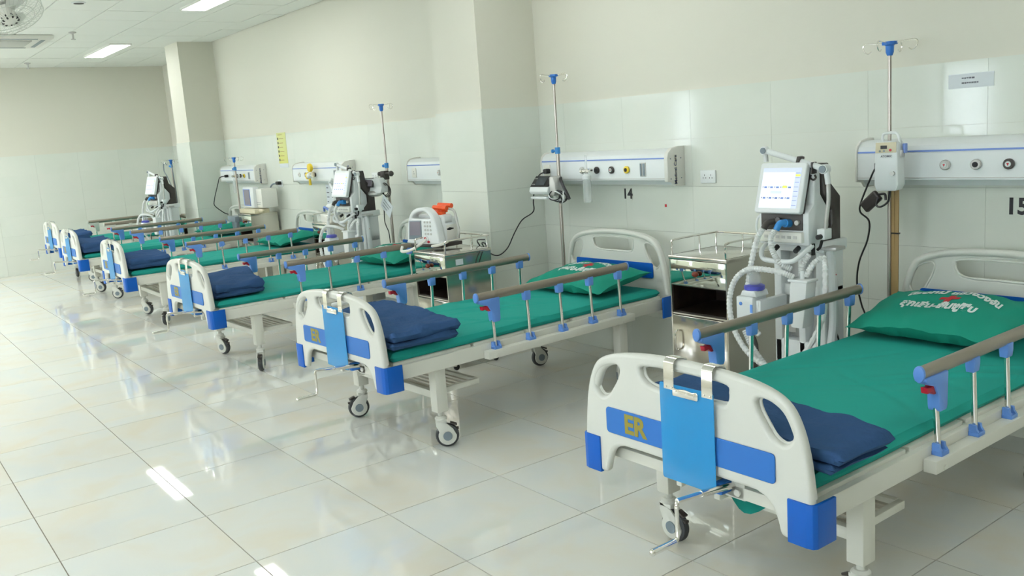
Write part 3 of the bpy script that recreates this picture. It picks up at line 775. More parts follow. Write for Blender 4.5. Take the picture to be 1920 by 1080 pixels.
iv_pole(-2.343, 4.05, 1.895, 'infusion pole with white pump, left of the nearest headboard', lean=.0)
iv_pole(-4.835, 4.07, 1.975, 'infusion pole with a blue collar, above the number 14 bed', collar=1.452, lean=.01)
iv_pole(-7.235, 4.05, 1.94, 'infusion pole with a tagged pump, at the third nearest bed', collar=1.385, lean=.0)
iv_pole(-11.12, 4.06, 1.545, 'short infusion pole in front of the farthest wall console', collar=1.40, hooks=True)
iv_pole(-12.83, 3.79, 1.57, 'infusion pole with hanging cables just left of the far column', collar=1.48, z0=.07, base=True)
# white infusion pump on the nearest pole
t = thing('infusion_pump', 'upright white infusion pump with handle on the nearest pole', 'pump', (-2.315, 4.05, 1.33), rz=.12)
b = B(); b.prism([(-.055, .095), (-.060, -.10), (-.048, -.128), (.042, -.128), (.055, -.10), (.050, .095), (.038, .105), (-.046, .105)], 'Y', -.095, -.015, .006); b.build('housing', 'cool', t, smooth=30)
b = B(); b.prism([(-.050, .100), (.046, .100), (.046, .052), (-.052, .052)], 'Y', -.099, -.094, .001); o = b.build('keypad', 'cream', t)
b = B(); b.box(-.026, .004, -.101, -.098, .070, .086); b.build('display', 'ink', o, smooth=0)
b = B(); b.cyl((.020, -.098, .064), (.020, -.101, .064), .006, 10); b.build('red_key', 'red', o)
b = B(); b.cyl((-.03, -.098, .060), (-.03, -.101, .060), .005, 10); b.cyl((-.01, -.098, .060), (-.01, -.101, .060), .005, 10); b.build('grey_key', 'grey', o)
me = text_mesh('ATOMIC', .014, .0003, .0004)
for v in me.vertices: v.co = Vector((v.co.x-.0, -.0965-v.co.z, v.co.y+.035))
link('maker_lettering', me, 'greyink', t, smooth=0)
b = B(); b.tube([(-.036, -.055, .098), (-.033, -.055, .135), (-.010, -.055, .142), (.028, -.055, .140), (.042, -.055, .118), (.046, -.055, .09)], .007, 8, smooth=4); b.build('handle', 'cool', t)
b = B(); b.box(.048, .060, -.07, -.03, .028, .06, .003); b.cyl((.03, -.095, -.045), (.03, -.108, -.045), .011, 12); b.build('knob', 'alum', t)
b = B(); b.box(-.02, .035, -.02, .02, -.06, .06, .004); b.build('pole_clamp', 'char', t)
b = B(); b.box(.055, .068, -.05, -.02, .045, .09, .003); b.build('blue_clamp', 'stripe', t)
t = tag(B().build('power_brick', 'char'), 'black power adapter and cable loop hanging below the white pump', 'adapter')
b = B(); b.box(-.030, .030, -.015, .015, -.055, .05, .010); b.bm.to_mesh(t.data); b.bm.free(); t.data.materials.append(M['char']) if not t.data.materials else None
t.location = (-2.425, 4.03, 1.145); t.rotation_euler = (0, .85, 0)
b = B(); b.tube([(-.0, 0, .05), (.02, 0, .075), (.045, 0, .06)], .006, 8); b.build('lead', 'black', t)
def cord(name, pts, r, label, m='black', parent=None):
    b = B(); b.tube(pts, r, 6, smooth=6); o = b.build(name, m, parent, smooth=60)
    if label: tag(o, label, 'cable')
    return o
cord('cable', [(-2.385, 4.02, 1.165), (-2.375, 3.99, 1.13), (-2.345, 3.98, 1.125), (-2.315, 3.99, 1.15), (-2.30, 3.98, 1.20)], .005, 'short black cable loop under the white pump')
cord('power_cable', [(-2.43, 4.125, 1.305), (-2.44, 4.09, 1.30), (-2.485, 4.1, 1.222), (-2.525, 4.1, 1.128), (-2.528, 4.1, 1.08), (-2.48, 4.1, 1.035), (-2.49, 4.1, .94), (-2.535, 4.1, .828), (-2.548, 4.1, .716), (-2.524, 4.1, .607), (-2.49, 4.1, .50), (-2.47, 4.1, .2), (-2.46, 4.1, .02)], .0045, 'black power cord hanging from the console behind the nearest bed')
b = B(); b.box(-2.455, -2.415, WF-.20, WF-.156, 1.288, 1.328, .008); tag(b.build('plug', 'black'), 'black plug in the nearest console', 'plug')
b = B(); P = [(0, 0, 1.19), (.012, 0, 1.0), (.006, 0, .80), (.0, 0, .52)]
for s in (-.010, .008): b.box(-2.318+s-.009, -2.318+s+.009, 4.055, 4.062, .54, 1.20, rot=((-2.318, 4.06, .85), 'Y', s*.6))
o = tag(b.build('beige_strap', 'tape'), 'beige rubber strap tied down the nearest infusion pole', 'strap')
b = B(); b.box(-2.342, -2.296, 4.05, 4.066, .985, .991); b.build('band', 'black', o)
# small monitor clamped on the number 14 pole
t = thing('pole_monitor', 'small tilted black screened monitor clamped to the pole left of number 14', 'monitor', (-4.835, 4.06, 1.205))
b = B(); b.prism([(.0, .07), (-.085, -.002), (-.095, -.03), (-.080, -.05), (.0, -.05)], 'X', -.215, -.01, .006); b.build('housing', 'cool', t, smooth=30)
def tilt(o, piv=(0, -.045, .035), an=-.72):
    for v in o.data.vertices: v.co = Matrix.Rotation(an, 3, 'X') @ (v.co-Vector(piv))+Vector(piv)
    return o
b = B(); b.box(-.213, -.012, -.054, -.044, -.012, .082, .003); s_ = tilt(b.build('screen_frame', 'black', t))
b = B(); b.box(-.165, -.065, -.0552, -.0535, .0, .070); tilt(b.build('screen', 'screendark', s_, smooth=0))
b = B(); b.box(-.205, -.175, -.0552, -.0535, .055, .060); b.box(-.050, -.025, -.0552, -.0535, .055, .060); b.box(-.205, -.17, -.0552, -.0535, .005, .009); tilt(b.build('key_marks', 'alum', s_, smooth=0))
b = B(); b.box(-.21, -.03, -.088, -.02, -.085, -.066, .006); b.build('tray', 'cool', t)
b = B(); b.prism([(-.012, .075), (.028, .075), (.048, .03), (.052, -.02), (.03, -.062), (-.04, -.062), (-.045, -.03), (-.02, .0)], 'Y', -.07, .012, .010); b.build('clamp_body', 'alum', t, smooth=40)
rl = random.Random(4)
for k in range(7):
    cx, cz, rx, rz = .022+.010*k, -.058-.003*k, .058-.003*k+rl.uniform(-.006, .006), .036+rl.uniform(-.008, .008); ph = rl.uniform(-.5, .1)
    b = B(); b.tube([(cx+rx*cos(a)*cos(ph)-rz*sin(a)*sin(ph), -.05+.03*sin(a+k)+.004*k, cz+rx*cos(a)*sin(ph)+rz*sin(a)*cos(ph)) for a in [2*pi*j/14 for j in range(14)]], .0048, 6, closed=True, smooth=2); b.build('cable_loop', 'black' if k % 2 == 0 else 'hose', t)
b = B(); b.tube([(.035, .0, .06), (.06, -.02, .045), (.095, -.03, -.0), (.13, -.03, -.05), (.15, -.03, -.085)], .011, 8); b.build('cable_bundle', 'black', t)
b = B(); b.box(-5.045, -5.005, WF-.20, WF-.156, 1.290, 1.325, .008); tag(b.build('plug', 'black'), 'black plug in the console above number 14', 'plug')
cord('power_cable', [(-5.03, 4.12, 1.305), (-5.06, 4.08, 1.285), (-5.082, 4.05, 1.218), (-5.10, 4.04, 1.1), (-5.11, 4.04, 1.021), (-5.25, 4.04, .955), (-5.235, 3.95, .87), (-5.27, 3.9, .76), (-5.26, 3.80, .72), (-5.27, 3.72, .76), (-5.25, 3.66, .83), (-5.20, 3.66, .82), (-5.23, 3.67, .72), (-5.26, 3.68, .70), (-5.29, 3.67, .80), (-5.22, 3.6, .86), (-5.10, 3.58, .875)], .0045, 'black power cord draped from the number 14 console to the defibrillator')
# pump on pole 13
t = thing('pole_monitor', 'small grey screened monitor clamped to the third infusion pole', 'monitor', (-7.25, 4.02, 1.20), rz=.1)
b = B(); b.prism([(-.07, .0), (-.09, .075), (-.04, .085), (.0, .03), (.0, -.05), (-.09, -.055)], 'X', -.19, .05, .006); b.build('housing', 'cool', t, smooth=30)
b = B(); b.box(-.20, -.055, -.10, -.085, .0, .085, .003, rot=((-.13, -.1, .0), 'X', -.22)); s_ = b.build('screen_frame', 'black', t)
b = B(); b.box(-.185, -.07, -.103, -.099, .010, .075, rot=((-.13, -.1, .0), 'X', -.22)); b.build('screen', 'screenoff', s_, smooth=0)
b = B(); b.ball((-.09, -.05, -.06), .09, 1, .7, .35); b.build('base', 'alum', t)
b = B(); b.cyl((-.05, -.01, .115), (.13, -.01, .115), .012, 10); b.box(-.02, .05, -.03, .03, .06, .14, .008); b.ball((.13, -.01, .115), .026, 1, 1, 1, 10); b.ball((-.05, -.01, .115), .02, 1, 1, 1, 10); b.build('clamp', 'char', t)
for k in range(3):
    b = B(); b.tube([(.07+.06*cos(a), -.03-.01*k, -.04+.055*sin(a)+.01*k) for a in [2*pi*j/12 for j in range(12)]], .004, 6, closed=True, smooth=2); b.build('cable_loop', 'black', t)
t = thing('paper_tag', 'creased paper tag hanging tilted below the third pole monitor', 'tag', (-7.17, 3.98, 1.02))
b = B(); b.box(-.10, .09, -.002, .0, -.065, .065, rot=((0, 0, 0), 'Y', .62)); b.build('sheet', 'paper', t, smooth=0)
b = B()
for k in range(3): b.box(-.07, .02+.02*k, -.003, -.002, -.035+k*.03, -.029+k*.03, rot=((0, 0, 0), 'Y', .62))
b.build('printed_lines', 'greyink', t, smooth=0)
cord('power_cable', [(-7.22, 3.99, 1.18), (-7.24, 3.99, 1.05), (-7.26, 3.99, .9), (-7.24, 3.99, .84), (-7.20, 3.99, .78), (-7.19, 3.99, .68), (-7.19, 4.0, .60), (-7.17, 4.08, .3), (-7.17, 4.08, .02)], .0045, 'black cord running down beside the third infusion pole')
b = B(); b.box(-11.66, -11.62, WF-.20, WF-.156, 1.29, 1.325, .008); tag(b.build('plug', 'black'), 'black plug in the farthest console, beside the far column', 'plug')
cord('power_cable', [(-11.64, 4.10, 1.31), (-11.70, 4.05, 1.29), (-11.80, 4.05, 1.2), (-11.93, 4.05, 1.08), (-12.00, 4.05, 1.0), (-12.02, 4.05, .92), (-12.01, 4.15, .82), (-12.0, 4.27, .72), (-11.95, 4.275, .4), (-11.93, 4.275, .02)], .006, 'dark cord hanging beside the far column')
# tray box on the far short pole
t = thing('pole_tray', 'dark grey clamp box at the foot of the farthest short pole', 'clamp box', (-11.0, 3.98, .72))
b = B(); b.box(-.16, .10, -.08, .05, .03, .10, .01); b.prism([(-.12, .03), (.06, .03), (.03, -.10), (-.08, -.10)], 'Y', -.05, .03, .006); b.build('housing', 'grey', t)
# far pole cables
for k, q in enumerate((((-12.850, 3.74, 1.5), (-12.990, 3.74, 1.53), (-13.030, 3.74, 1.42), (-12.930, 3.74, 1.35), (-12.770, 3.74, 1.2)), ((-12.770, 3.74, 1.5), (-12.650, 3.74, 1.48), (-12.620, 3.74, 1.3), (-12.600, 3.74, 1.1), (-12.640, 3.74, .85)), ((-12.810, 3.74, 1.2), (-12.670, 3.74, 1.15), (-12.690, 3.74, 1.0), (-12.630, 3.74, .9), (-12.720, 3.74, .8)))):
    cord('cable', q, .007, ['thin dark cable looping left of the far pole top', 'thin dark cable hanging against the far column', 'short dark cable curling round the far pole'][k], 'grey')

# ------------------------------------------------------------------ steel bedside cabinets
def cabinet(x0, x1, y0, y1, h, label, rz=0, rail=True):
    t = thing('bedside_cabinet', label, 'cabinet', (x0, y0, 0), rz, 'stainless steel bedside cabinets')
    wx, wy = x1-x0, y1-y0
    b = B(); b.box(0, .008, 0, wy, .08, h); b.box(wx-.008, wx, 0, wy, .08, h); b.box(.008, wx-.008, wy-.008, wy, .08, h)
    b.box(.008, wx-.008, .006, wy-.008, .08, .09); b.box(.008, wx-.008, .004, wy-.008, h*.60, h*.60+.008); b.box(.008, wx-.008, .004, wy-.008, h*.80, h*.80+.006)
    for sx in (.018, wx-.018):
        for sy in (.02, wy-.02): b.cyl((sx, sy, .03), (sx, sy, .085), .014, 10)
    b.build('shell', 'steel', t)
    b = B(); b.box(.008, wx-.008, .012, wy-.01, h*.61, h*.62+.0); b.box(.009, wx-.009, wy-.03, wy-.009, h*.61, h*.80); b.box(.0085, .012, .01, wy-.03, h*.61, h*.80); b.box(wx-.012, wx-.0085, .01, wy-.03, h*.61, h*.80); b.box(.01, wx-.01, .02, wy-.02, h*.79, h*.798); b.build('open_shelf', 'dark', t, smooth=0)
    b = B(); b.box(-.004, wx+.004, -.006, wy+.004, h-.022, h, .004); b.build('top', 'steel', t)
    b = B(); b.box(.008, wx-.008, -.002, .012, h*.805, h-.024, .003); d = b.build('drawer', 'steelbright', t)
    b = B(); b.ball((wx*.5, -.02, h*.89), .020, 1.1, .8, .8, 14); b.cyl((wx*.5, 0, h*.89), (wx*.5, -.015, h*.89), .008, 10); b.build('knob', 'redbrown', d)
    b = B(); b.box(.008, wx-.008, -.002, .012, .095, h*.595, .004); d = b.build('door', 'steelbright2', t)
    b = B(); b.tube([(.05, 0, h*.36), (.05, -.025, h*.37), (.05, -.025, h*.48), (.05, 0, h*.49)], .006, 8, smooth=3); b.build('handle', 'chrome', d)
    for sx in (.018, wx-.018):
        for sy in (.02, wy-.02):
            b = B(); b.lathe([(.014, -.008), (.022, -.006), (.022, .006), (.014, .008)], (sx, sy+.01, .0225), 'X', 16); b.build('castor', 'black', t)
    if rail:
        b = B(); hh = h+.085; e = .012
        b.tube([(e, e, h-.01), (e, e, h+.055), (e, e+.03, hh), (e, wy-.04, hh), (e+.03, wy-e, hh), (wx-e-.03, wy-e, hh), (wx-e, wy-.04, hh), (wx-e, e+.03, hh), (wx-e, e, h+.055), (wx-e, e, h-.01)], .006, 8, smooth=4)
        for p in ((wx*.5, wy-e), (e, wy*.6), (wx-e, wy*.6), (e, wy-e*1.4), (wx-e, wy-e*1.4)): b.cyl((p[0], p[1], h-.005), (p[0], p[1], hh-.002), .0045, 8)
        b.build('gallery_rail', 'chrome', t)
    return t
M['redbrown'] = mat('red_brown_knob', (.16, .025, .01), .25)
M['steelbright2'] = mat('brushed_stainless_door', (.58, .54, .47), .14, metal=.95)
cabinet(-3.495, -3.085, 3.73, 4.14, .85, 'stainless steel cabinet between the number 14 bed and the ventilator', 0)
cabinet(-5.475, -5.065, 3.22, 3.60, .82, 'stainless steel cabinet carrying the defibrillator, before the near column', 0)
cabinet(-8.64, -8.28, 3.90, 4.27, .83, 'stainless steel cabinet left of the middle ventilator', 0)
cabinet(-10.84, -10.43, 3.93, 4.27, .86, 'stainless steel cabinet under the far white monitor', 0, rail=False)
cabinet(-13.02, -12.70, 3.90, 4.22, .80, 'stainless steel cabinet behind the farthest ventilator', 0, rail=False)

# ------------------------------------------------------------------ ventilators
def ventilator(x, y, rz, label, mirror=False):
    t = thing('ventilator', label, 'ventilator', (x, y, 0), rz, 'white ventilators on wheeled carts')
    b = B()                                            # cart column with slots
    for q in ((-.16, -.115), (-.02, .02), (.08, .13)): b.box(q[0], q[1], .10, .26, .14, .985, .008)
    b.box(-.16, .13, .10, .26, .14, .48, .01); b.box(-.16, .13, .12, .26, .70, .76, .01); b.box(-.17, .14, .08, .28, .93, .985, .01)
    b.build('cart_column', 'cool', t)
    b = B(); b.box(-.115, .08, .17, .235, .45, .95); b.build('column_back', 'alum', t, smooth=0)
    b = B(); b.box(-.09, -.03, .092, .102, .52, .66, .004); b.build('column_window', 'alum', t)
    for k, (dx, dy) in enumerate(((-.26, -.10), (.20, -.10), (-.24, .34), (.20, .34))):
        b = B(); b.prism([(-.04, -.02), (.04, -.02), (.03, .02), (-.03, .02)], 'X', 0, .001) if False else None
        b.tube([(-.015, .18, .15), ((dx-.015)/2, (.18+dy)/2, .135), (dx, dy, .10)], .026, 10, smooth=4); lg = b.build('cart_leg', 'cool', t)
        b = B(); b.lathe([(.03, -.014), (.042, -.010), (.042, .010), (.03, .014)], (dx, dy, .042), 'X', 20); b.cyl((dx, dy, .04), (dx, dy, .10), .01, 8); b.build('castor', 'char', lg)
    b = B(); b.prism([(0, .975), (0, 1.13), (.045, 1.165), (.05, 1.335), (.095, 1.345), (.10, 1.21), (.165, 1.13), (.165, 1.05), (.09, .98)], 'X', -.165, .115, .008); b.build('main_body', 'cool', t, smooth=25)
    b = B(); b.prism([(.085, .972), (.15, 1.035), (.175, 1.06), (.175, 1.13), (.112, 1.205), (.10, 1.355), (.15, 1.355), (.165, 1.26), (.245, 1.19), (.245, .98)], 'X', -.155, .125, .006); b.build('rear_housing', 'char', t, smooth=25)
    b = B(); b.box(-.150, .085, -.006, .01, 1.046, 1.126, .004); p = b.build('connector_panel', 'char', t)
    b = B(); b.box(-.155, .09, -.022, .01, .988, 1.04, .006); kp = b.build('button_strip', 'white', t)
    b = B(); b.cyl((-.152, -.021, 1.012), (-.152, -.026, 1.012), .010, 14); b.build('green_lamp', 'lamp', kp)
    b = B()
    for k in range(6): b.box(-.12+k*.033, -.10+k*.033, -.0235, -.021, 1.008, 1.022)
    b.build('button', 'alum', kp)
    # touch screen, leaning back
    piv = (-.03, -.03, 1.13); an = .28
    def lean(o): 
        for v in o.data.vertices: v.co = Matrix.Rotation(-an, 3, 'X') @ (v.co-Vector(piv))+Vector(piv)
        return o
    me = plate([{'p': rrect(-.162, .098, 1.128, 1.372, .014), 's': 0}], .016, .006)
    for v in me.vertices: v.co.y += -.030
    s_ = lean(link('touch_screen', me, 'alum' if False else 'cool', t, smooth=40))
    b = B(); b.box(-.158, .094, -.014, .004, 1.134, 1.366, .006); lean(b.build('screen_back', 'char', t))
    b = B(); b.box(-.138, .074, -.0475, -.0455, 1.152, 1.345); lean(b.build('display', 'screen', s_, smooth=0))
    b = B(); b.box(.045, .074, -.0482, -.0474, 1.152, 1.345); b.box(-.138, .045, -.0482, -.0474, 1.325, 1.345); b.box(-.08, -.02, -.0482, -.0474, 1.222, 1.234); lean(b.build('display_bar', 'screen2', s_, smooth=0))
    b = B()
    for k in range(5):
        for zz in (1.250, 1.198): b.box(-.130+k*.034, -.126+k*.034, -.0486, -.048, zz, zz+.006); 
    lean(b.build('display_marks', 'greyink', s_, smooth=0))
    b = B()
    for k in range(5):
        for zz in (1.248, 1.196): b.box(-.120+k*.034, -.105+k*.034, -.0486, -.048, zz, zz+.008)
    for k in range(8): b.box(.048, .071, -.0486, -.048, 1.165+k*.022, 1.167+k*.022)
    lean(b.build('display_fields', 'stripe', s_, smooth=0))
    b = B(); b.box(.047, .073, -.0488, -.048, 1.304, 1.314); b.box(-.016, .008, -.0488, -.048, 1.248, 1.260); lean(b.build('display_highlight', 'lime', s_, smooth=0))
    b = B(); b.box(-.06, .0, -.01, .06, 1.18, 1.26, .01); b.build('screen_mount', 'char', t)
    # support arm
    b = B(); b.cyl((-.155, .05, 1.37), (-.158, .05, 1.415), .012, 12); b.cyl((-.16, .06, 1.425), (-.16, .035, 1.425), .020, 18); b.cyl((-.16, .05, 1.425), (.172, .05, 1.332), .0145, 14); b.cyl((.172, .065, 1.332), (.172, .03, 1.332), .022, 18); b.cyl((.178, .05, 1.33), (.188, .05, 1.262), .013, 12); ar = b.build('support_arm', 'cool', t)
    b = B(); b.cyl((-.16, .036, 1.425), (-.16, .030, 1.425), .015, 18); b.cyl((.172, .030, 1.332), (.172, .024, 1.332), .017, 18); b.build('arm_joint', 'grey', ar)
    b = B(); b.box(.028, .046, .03, .07, 1.345, 1.395, .003, rot=((.03, .05, 1.37), 'Y', .27)); b.box(.108, .116, .03, .07, 1.31, 1.365, .003); b.tube([(.10, .045, 1.305), (.096, .045, 1.292), (.112, .045, 1.282), (.126, .045, 1.292), (.120, .045, 1.305)], .005, 6, smooth=3); b.build('hose_clip', 'char', ar)
    b = B(); b.tube([(.188, .05, 1.265), (.188, .05, 1.19), (.178, .05, 1.11), (.170, .05, 1.04)], .0095, 10, smooth=4); b.build('lower_arm', 'alum', ar)
    b = B(); b.box(.145, .185, .02, .08, 1.005, 1.055, .004); b.build('arm_bracket', 'cool', t)
    b = B(); b.cyl((.165, .02, 1.02), (.165, -.005, 1.02), .012, 10); b.tube([(.165, .03, 1.0), (.155, .03, .97), (.14, .03, .955)], .007, 8); b.box(.12, .128, .01, .03, .93, .985); b.build('clamp_lever', 'black', t)
    b = B(); b.tube([(-.125, .02, .985), (-.10, -.07, .955), (-.085, -.085, .918), (-.04, -.085, .908), (.06, -.085, .908), (.10, -.07, .925), (.12, .02, .975)], .012, 10, smooth=3); b.build('push_handle', 'cool', t)
    for q in (-.06, .06): b = B(); b.cyl((q, .0, .965), (q, -.03, .95), .012, 8); b.build('handle_catch', 'black', t)
    b = B(); b.box(.11, .205, .08, .16, .945, .962, .004); b.build('side_shelf', 'alum', t)
    # connectors
    b = B(); b.cyl((.012, 0, 1.08), (.012, -.04, 1.085), .020, 14); b.tube([(.012, -.03, 1.085), (.0, -.06, 1.085), (-.012, -.075, 1.055)], .016, 12, smooth=4); b.build('blue_connector', 'teal', t)
    b = B(); b.cyl((-.052, 0, 1.086), (-.052, -.04, 1.09), .020, 14); b.tube([(-.052, -.03, 1.09), (-.065, -.07, 1.085), (-.075, -.085, 1.06)], .016, 12, smooth=4); b.cyl((-.04, -.01, 1.095), (-.025, -.045, 1.10), .012, 10); b.build('grey_connector', 'char', t)
    b = B(); b.cyl((.062, 0, 1.085), (.062, -.02, 1.085), .012, 12); b.build('port', 'alum', t)
    hp = [[(-.078, -.09, 1.06), (-.088, -.12, 1.014), (-.115, -.13, .909), (-.138, -.13, .802), (-.148, -.13, .696), (-.150, -.12, .60), (-.12, -.08, .53)],
          [(-.014, -.08, 1.055), (-.026, -.1, 1.014), (-.012, -.1, .95), (.02, -.09, .90), (.06, -.06, .87)],
          [(.10, -.10, .84), (.05, -.13, .865), (-.05, -.15, .875), (-.12, -.16, .868), (-.185, -.17, .815), (-.215, -.18, .72), (-.205, -.18, .60), (-.15, -.18, .50), (-.06, -.18, .43), (.05, -.16, .40), (.16, -.12, .48), (.225, -.06, .66), (.215, -.02, .86), (.185, .01, .93)],
          [(-.16, -.14, .56), (-.13, -.14, .50), (-.09, -.14, .45), (-.04, -.14, .40)],
          [(.115, -.06, .84), (.11, -.05, .89), (.13, -.02, .94)], [(.135, -.06, .84), (.16, -.03, .90), (.185, .0, .925)]]
    for P in hp:
        b = B(); b.tube(P, .0135, 9, smooth=12, ribs=1); b.build('breathing_hose', 'hose', t, smooth=0)
    b = B(); b.tube([(-.155, .03, 1.12), (-.18, .01, 1.10), (-.19, .01, 1.05), (-.185, .02, 1.02), (-.17, .04, 1.0)], .006, 8, smooth=5); b.build('thin_tube', 'cool', t)
    # humidifier with jar
    b = B(); b.box(-.185, -.085, -.17, -.06, .60, .735, .008); b.box(-.085, -.055, -.15, .06, .62, .72, .006); b.prism([(-.17, .735), (-.07, .735), (-.08, .765), (-.155, .765)], 'Y', -.16, -.06, .006); h = b.build('humidifier', 'cool', t)
    b = B(); b.lathe([(.045, .762), (.050, .768), (.050, .784), (.035, .792)], (-.118, -.11, 0)); b.build('humidifier_lid', 'purple', h)
    b = B(); b.lathe([(.03, .79), (.034, .80), (.030, .84), (.02, .86)], (-.118, -.11, 0)); b.build('chamber', 'clear', h)
    b = B(); b.cyl((-.155, -.1715, .70), (-.155, -.173, .70), .009, 12); b.box(-.10, -.086, -.172, -.17, .66, .70); b.build('humidifier_mark', 'sky', h)
    b = B(); b.prism([(.085, .825), (.175, .825), (.165, .70), (.150, .60), (.085, .60), (.075, .70)], 'Y', -.11, -.03, .008); j = b.build('water_bag', 'hose', t)
    b = B(); b.box(.075, .182, -.115, -.025, .820, .832, .003); b.cyl((.125, -.07, .83), (.125, -.07, .87), .010, 10); b.build('bag_cap', 'cool', j)
    b = B(); b.tube([(.15, .12, .94), (.16, .12, .80), (.165, .12, .60), (.14, .12, .40), (.12, .14, .2)], .022, 10, smooth=5); b.build('gas_hose', 'cool', t)
    b = B(); b.cyl((.155, .12, .75), (.178, .12, .83), .004, 8); b.build('red_marker', 'red', t)
    b = B(); b.tube([(.15, .15, .55), (.17, .15, .50), (.165, .15, .42), (.14, .15, .34), (.12, .15, .2)], .004, 6); b.tube([(-.20, -.02, .58), (-.20, -.02, .50)], .004, 6); b.build('mains_lead', 'black', t)
    b = B(); b.ball((-.20, -.02, .41), .03, .9, .6, 3.2, 10); b.build('coiled_lead', 'char', t)
    return t
ventilator(-2.60, 3.60, 0, 'white ventilator with lit screen between the two nearest beds')
ventilator(-7.48, 3.72, .08, 'middle white ventilator, below the half hidden wall socket')
ventilator(-12.45, 3.40, .2, 'farthest white ventilator, in front of the far column')
t = thing('suction_mask_kit', 'white mask and tubing lying on the cabinet left of the middle ventilator', 'mask', (-8.42, 4.02, .93))
b = B(); b.ball((0, 0, .05), .06, 1.3, .8, .7, 12); b.tube([(.05, 0, .06), (.14, -.02, .12), (.16, -.03, .22), (.10, -.03, .30), (.16, -.03, .34)], .014, 8); b.build('mask', 'cool', t)
b = B(); b.box(-.14, .10, -.06, .06, -.10, -.015, .01); b.build('tray', 'white', t)
b = B(); b.tube([(-.05, -.05, .02), (.02, -.08, .06), (.08, -.06, .03)], .012, 8); b.build('strap', 'stripe', t)

# ------------------------------------------------------------------ defibrillator on its cabinet
t = thing('defibrillator', 'white defibrillator monitor with arched handle and orange paddles', 'defibrillator', (-5.48, 3.34, .86), rz=.20)
out = [(-.165, .0), (-.172, .02), (-.158, .12), (-.135, .19), (-.095, .235), (-.04, .256), (.03, .256), (.08, .235), (.12, .19), (.145, .12), (.160, .02), (.155, .0), (0, -.004)]
hl = [(-.085, .205), (-.03, .228), (.03, .228), (.07, .205), (.085, .182), (.03, .180), (-.04, .180), (-.095, .184)]
me = plate([{'p': out, 's': 4}, hl], .035, .012)
o = link('front_case', me, 'cool', t, smooth=40)
b = B(); b.prism([(-.130, .165), (-.004, .168), (-.012, .035), (-.146, .030)], 'Y', -.038, -.033, .001); s_ = b.build('display_frame', 'grey', o)
b = B(); b.prism([(-.122, .158), (-.012, .160), (-.018, .062), (-.134, .058)], 'Y', -.0395, -.0375); b.build('display', 'screenoff', s_, smooth=0)
b = B()
for k in range(4):
    for q in range(3): b.cyl((.03+q*.028, -.035, .155-k*.028), (.03+q*.028, -.039, .155-k*.028), .008, 8)
b.build('key', 'alum', o)
b = B(); b.cyl((.035, -.035, .035), (.035, -.045, .035), .024, 16); b.build('selector_ring', 'cool', o)
b = B(); b.cyl((.035, -.045, .040), (.035, -.050, .040), .010, 10); b.cyl((.06, -.035, .015), (.06, -.045, .015), .009, 10); b.build('red_key', 'red', o)
b = B(); b.box(-.13, .150, .035, .20, .0, .175, .02, seg=3); b.box(-.13, .150, .035, .14, .12, .20, .02); o = b.build('rear_case', 'cool', t, smooth=45)
b = B(); b.prism([(.06, .098), (.09, .106), (.13, .098), (.13, .092), (.09, .086), (.065, .09)], 'X', .148, .153); b.build('printer_slot', 'black', o)
b = B(); b.box(.149, .1525, .06, .17, .02, .125, .002); b.build('side_panel', 'white', o)
for k, (y0, z0) in enumerate(((.05, .205), (.12, .215))):
    b = B(); b.box(.02-.05*k, .12-.05*k, y0, y0+.05, z0-.01, z0+.015, .008); b.cyl((.02-.02*k, y0+.025, z0+.045), (.15-.02*k, y0+.03, z0+.04), .017, 12); b.cyl((.07-.03*k, y0+.025, z0), (.07-.03*k, y0+.025, z0+.045), .013, 10); b.build('paddle', 'orange', t)
b = B(); b.tube([(.13, .10, .24), (.18, .12, .22), (.20, .12, .14), (.215, .12, .08), (.20, .12, .03)], .010, 8); b.build('paddle_cord', 'alum', t)
b = B(); b.tube([(.045, -.045, .035), (.02, -.07, .01), (-.05, -.09, -.03), (-.12, -.10, -.05), (-.17, -.10, -.05), (-.18, -.08, -.02)], .011, 8); b.tube([(.06, .0, -.02), (.12, -.06, -.01), (.19, -.05, .0), (.22, .0, .02)], .010, 8); b.build('patient_cable', 'white', t)
b = B(); b.box(-.15, .17, -.02, .19, -.028, -.002, .004); b.build('foot_plate', 'char', t)
t2 = thing('chart_label', 'small white label on the side of the defibrillator cabinet', 'label', (-5.063, 3.33, .755))
b = B(); b.box(0, .0015, -.03, .03, -.022, .018); b.build('sheet', 'paper', t2, smooth=0)
cord('wire_hook', [(-5.05, 3.52, .80), (-5.045, 3.50, .77), (-5.045, 3.48, .72), (-5.045, 3.50, .69), (-5.045, 3.53, .70)], .004, 'thin black hook shaped lead on the side of the defibrillator cabinet')
# ------------------------------------------------------------------ monitor on the far cabinet
t = thing('bedside_monitor', 'white boxy patient monitor with grey screen on the far cabinet', 'monitor', (-10.55, 4.02, .93), rz=.0)
b = B(); b.box(-.19, .14, -.04, .04, .0, .25, .012); o = b.build('front_case', 'cool', t)
b = B(); b.box(-.165, .045, -.045, -.038, .025, .225, .002); s_ = b.build('display_frame', 'stripe', o)
b = B(); b.box(-.135, .040, -.047, -.044, .035, .220); b.build('display', 'screenoff', s_, smooth=0)
b = B(); b.box(.10, .30, .0, .20, .0, .225, .012); b.build('rear_case', 'white', t)
b = B(); b.box(-.24, .26, -.09, .10, -.065, -.01, .012); b.ball((.30, -.02, -.03), .05, 1.3, .6, .5, 10); b.build('keyboard_tray', 'cream', t)
b = B(); b.box(.12, .26, -.002, .002, .06, .064); b.box(.12, .24, -.002, .002, .04, .044); b.build('printed_lines', 'greyink', t, smooth=0)
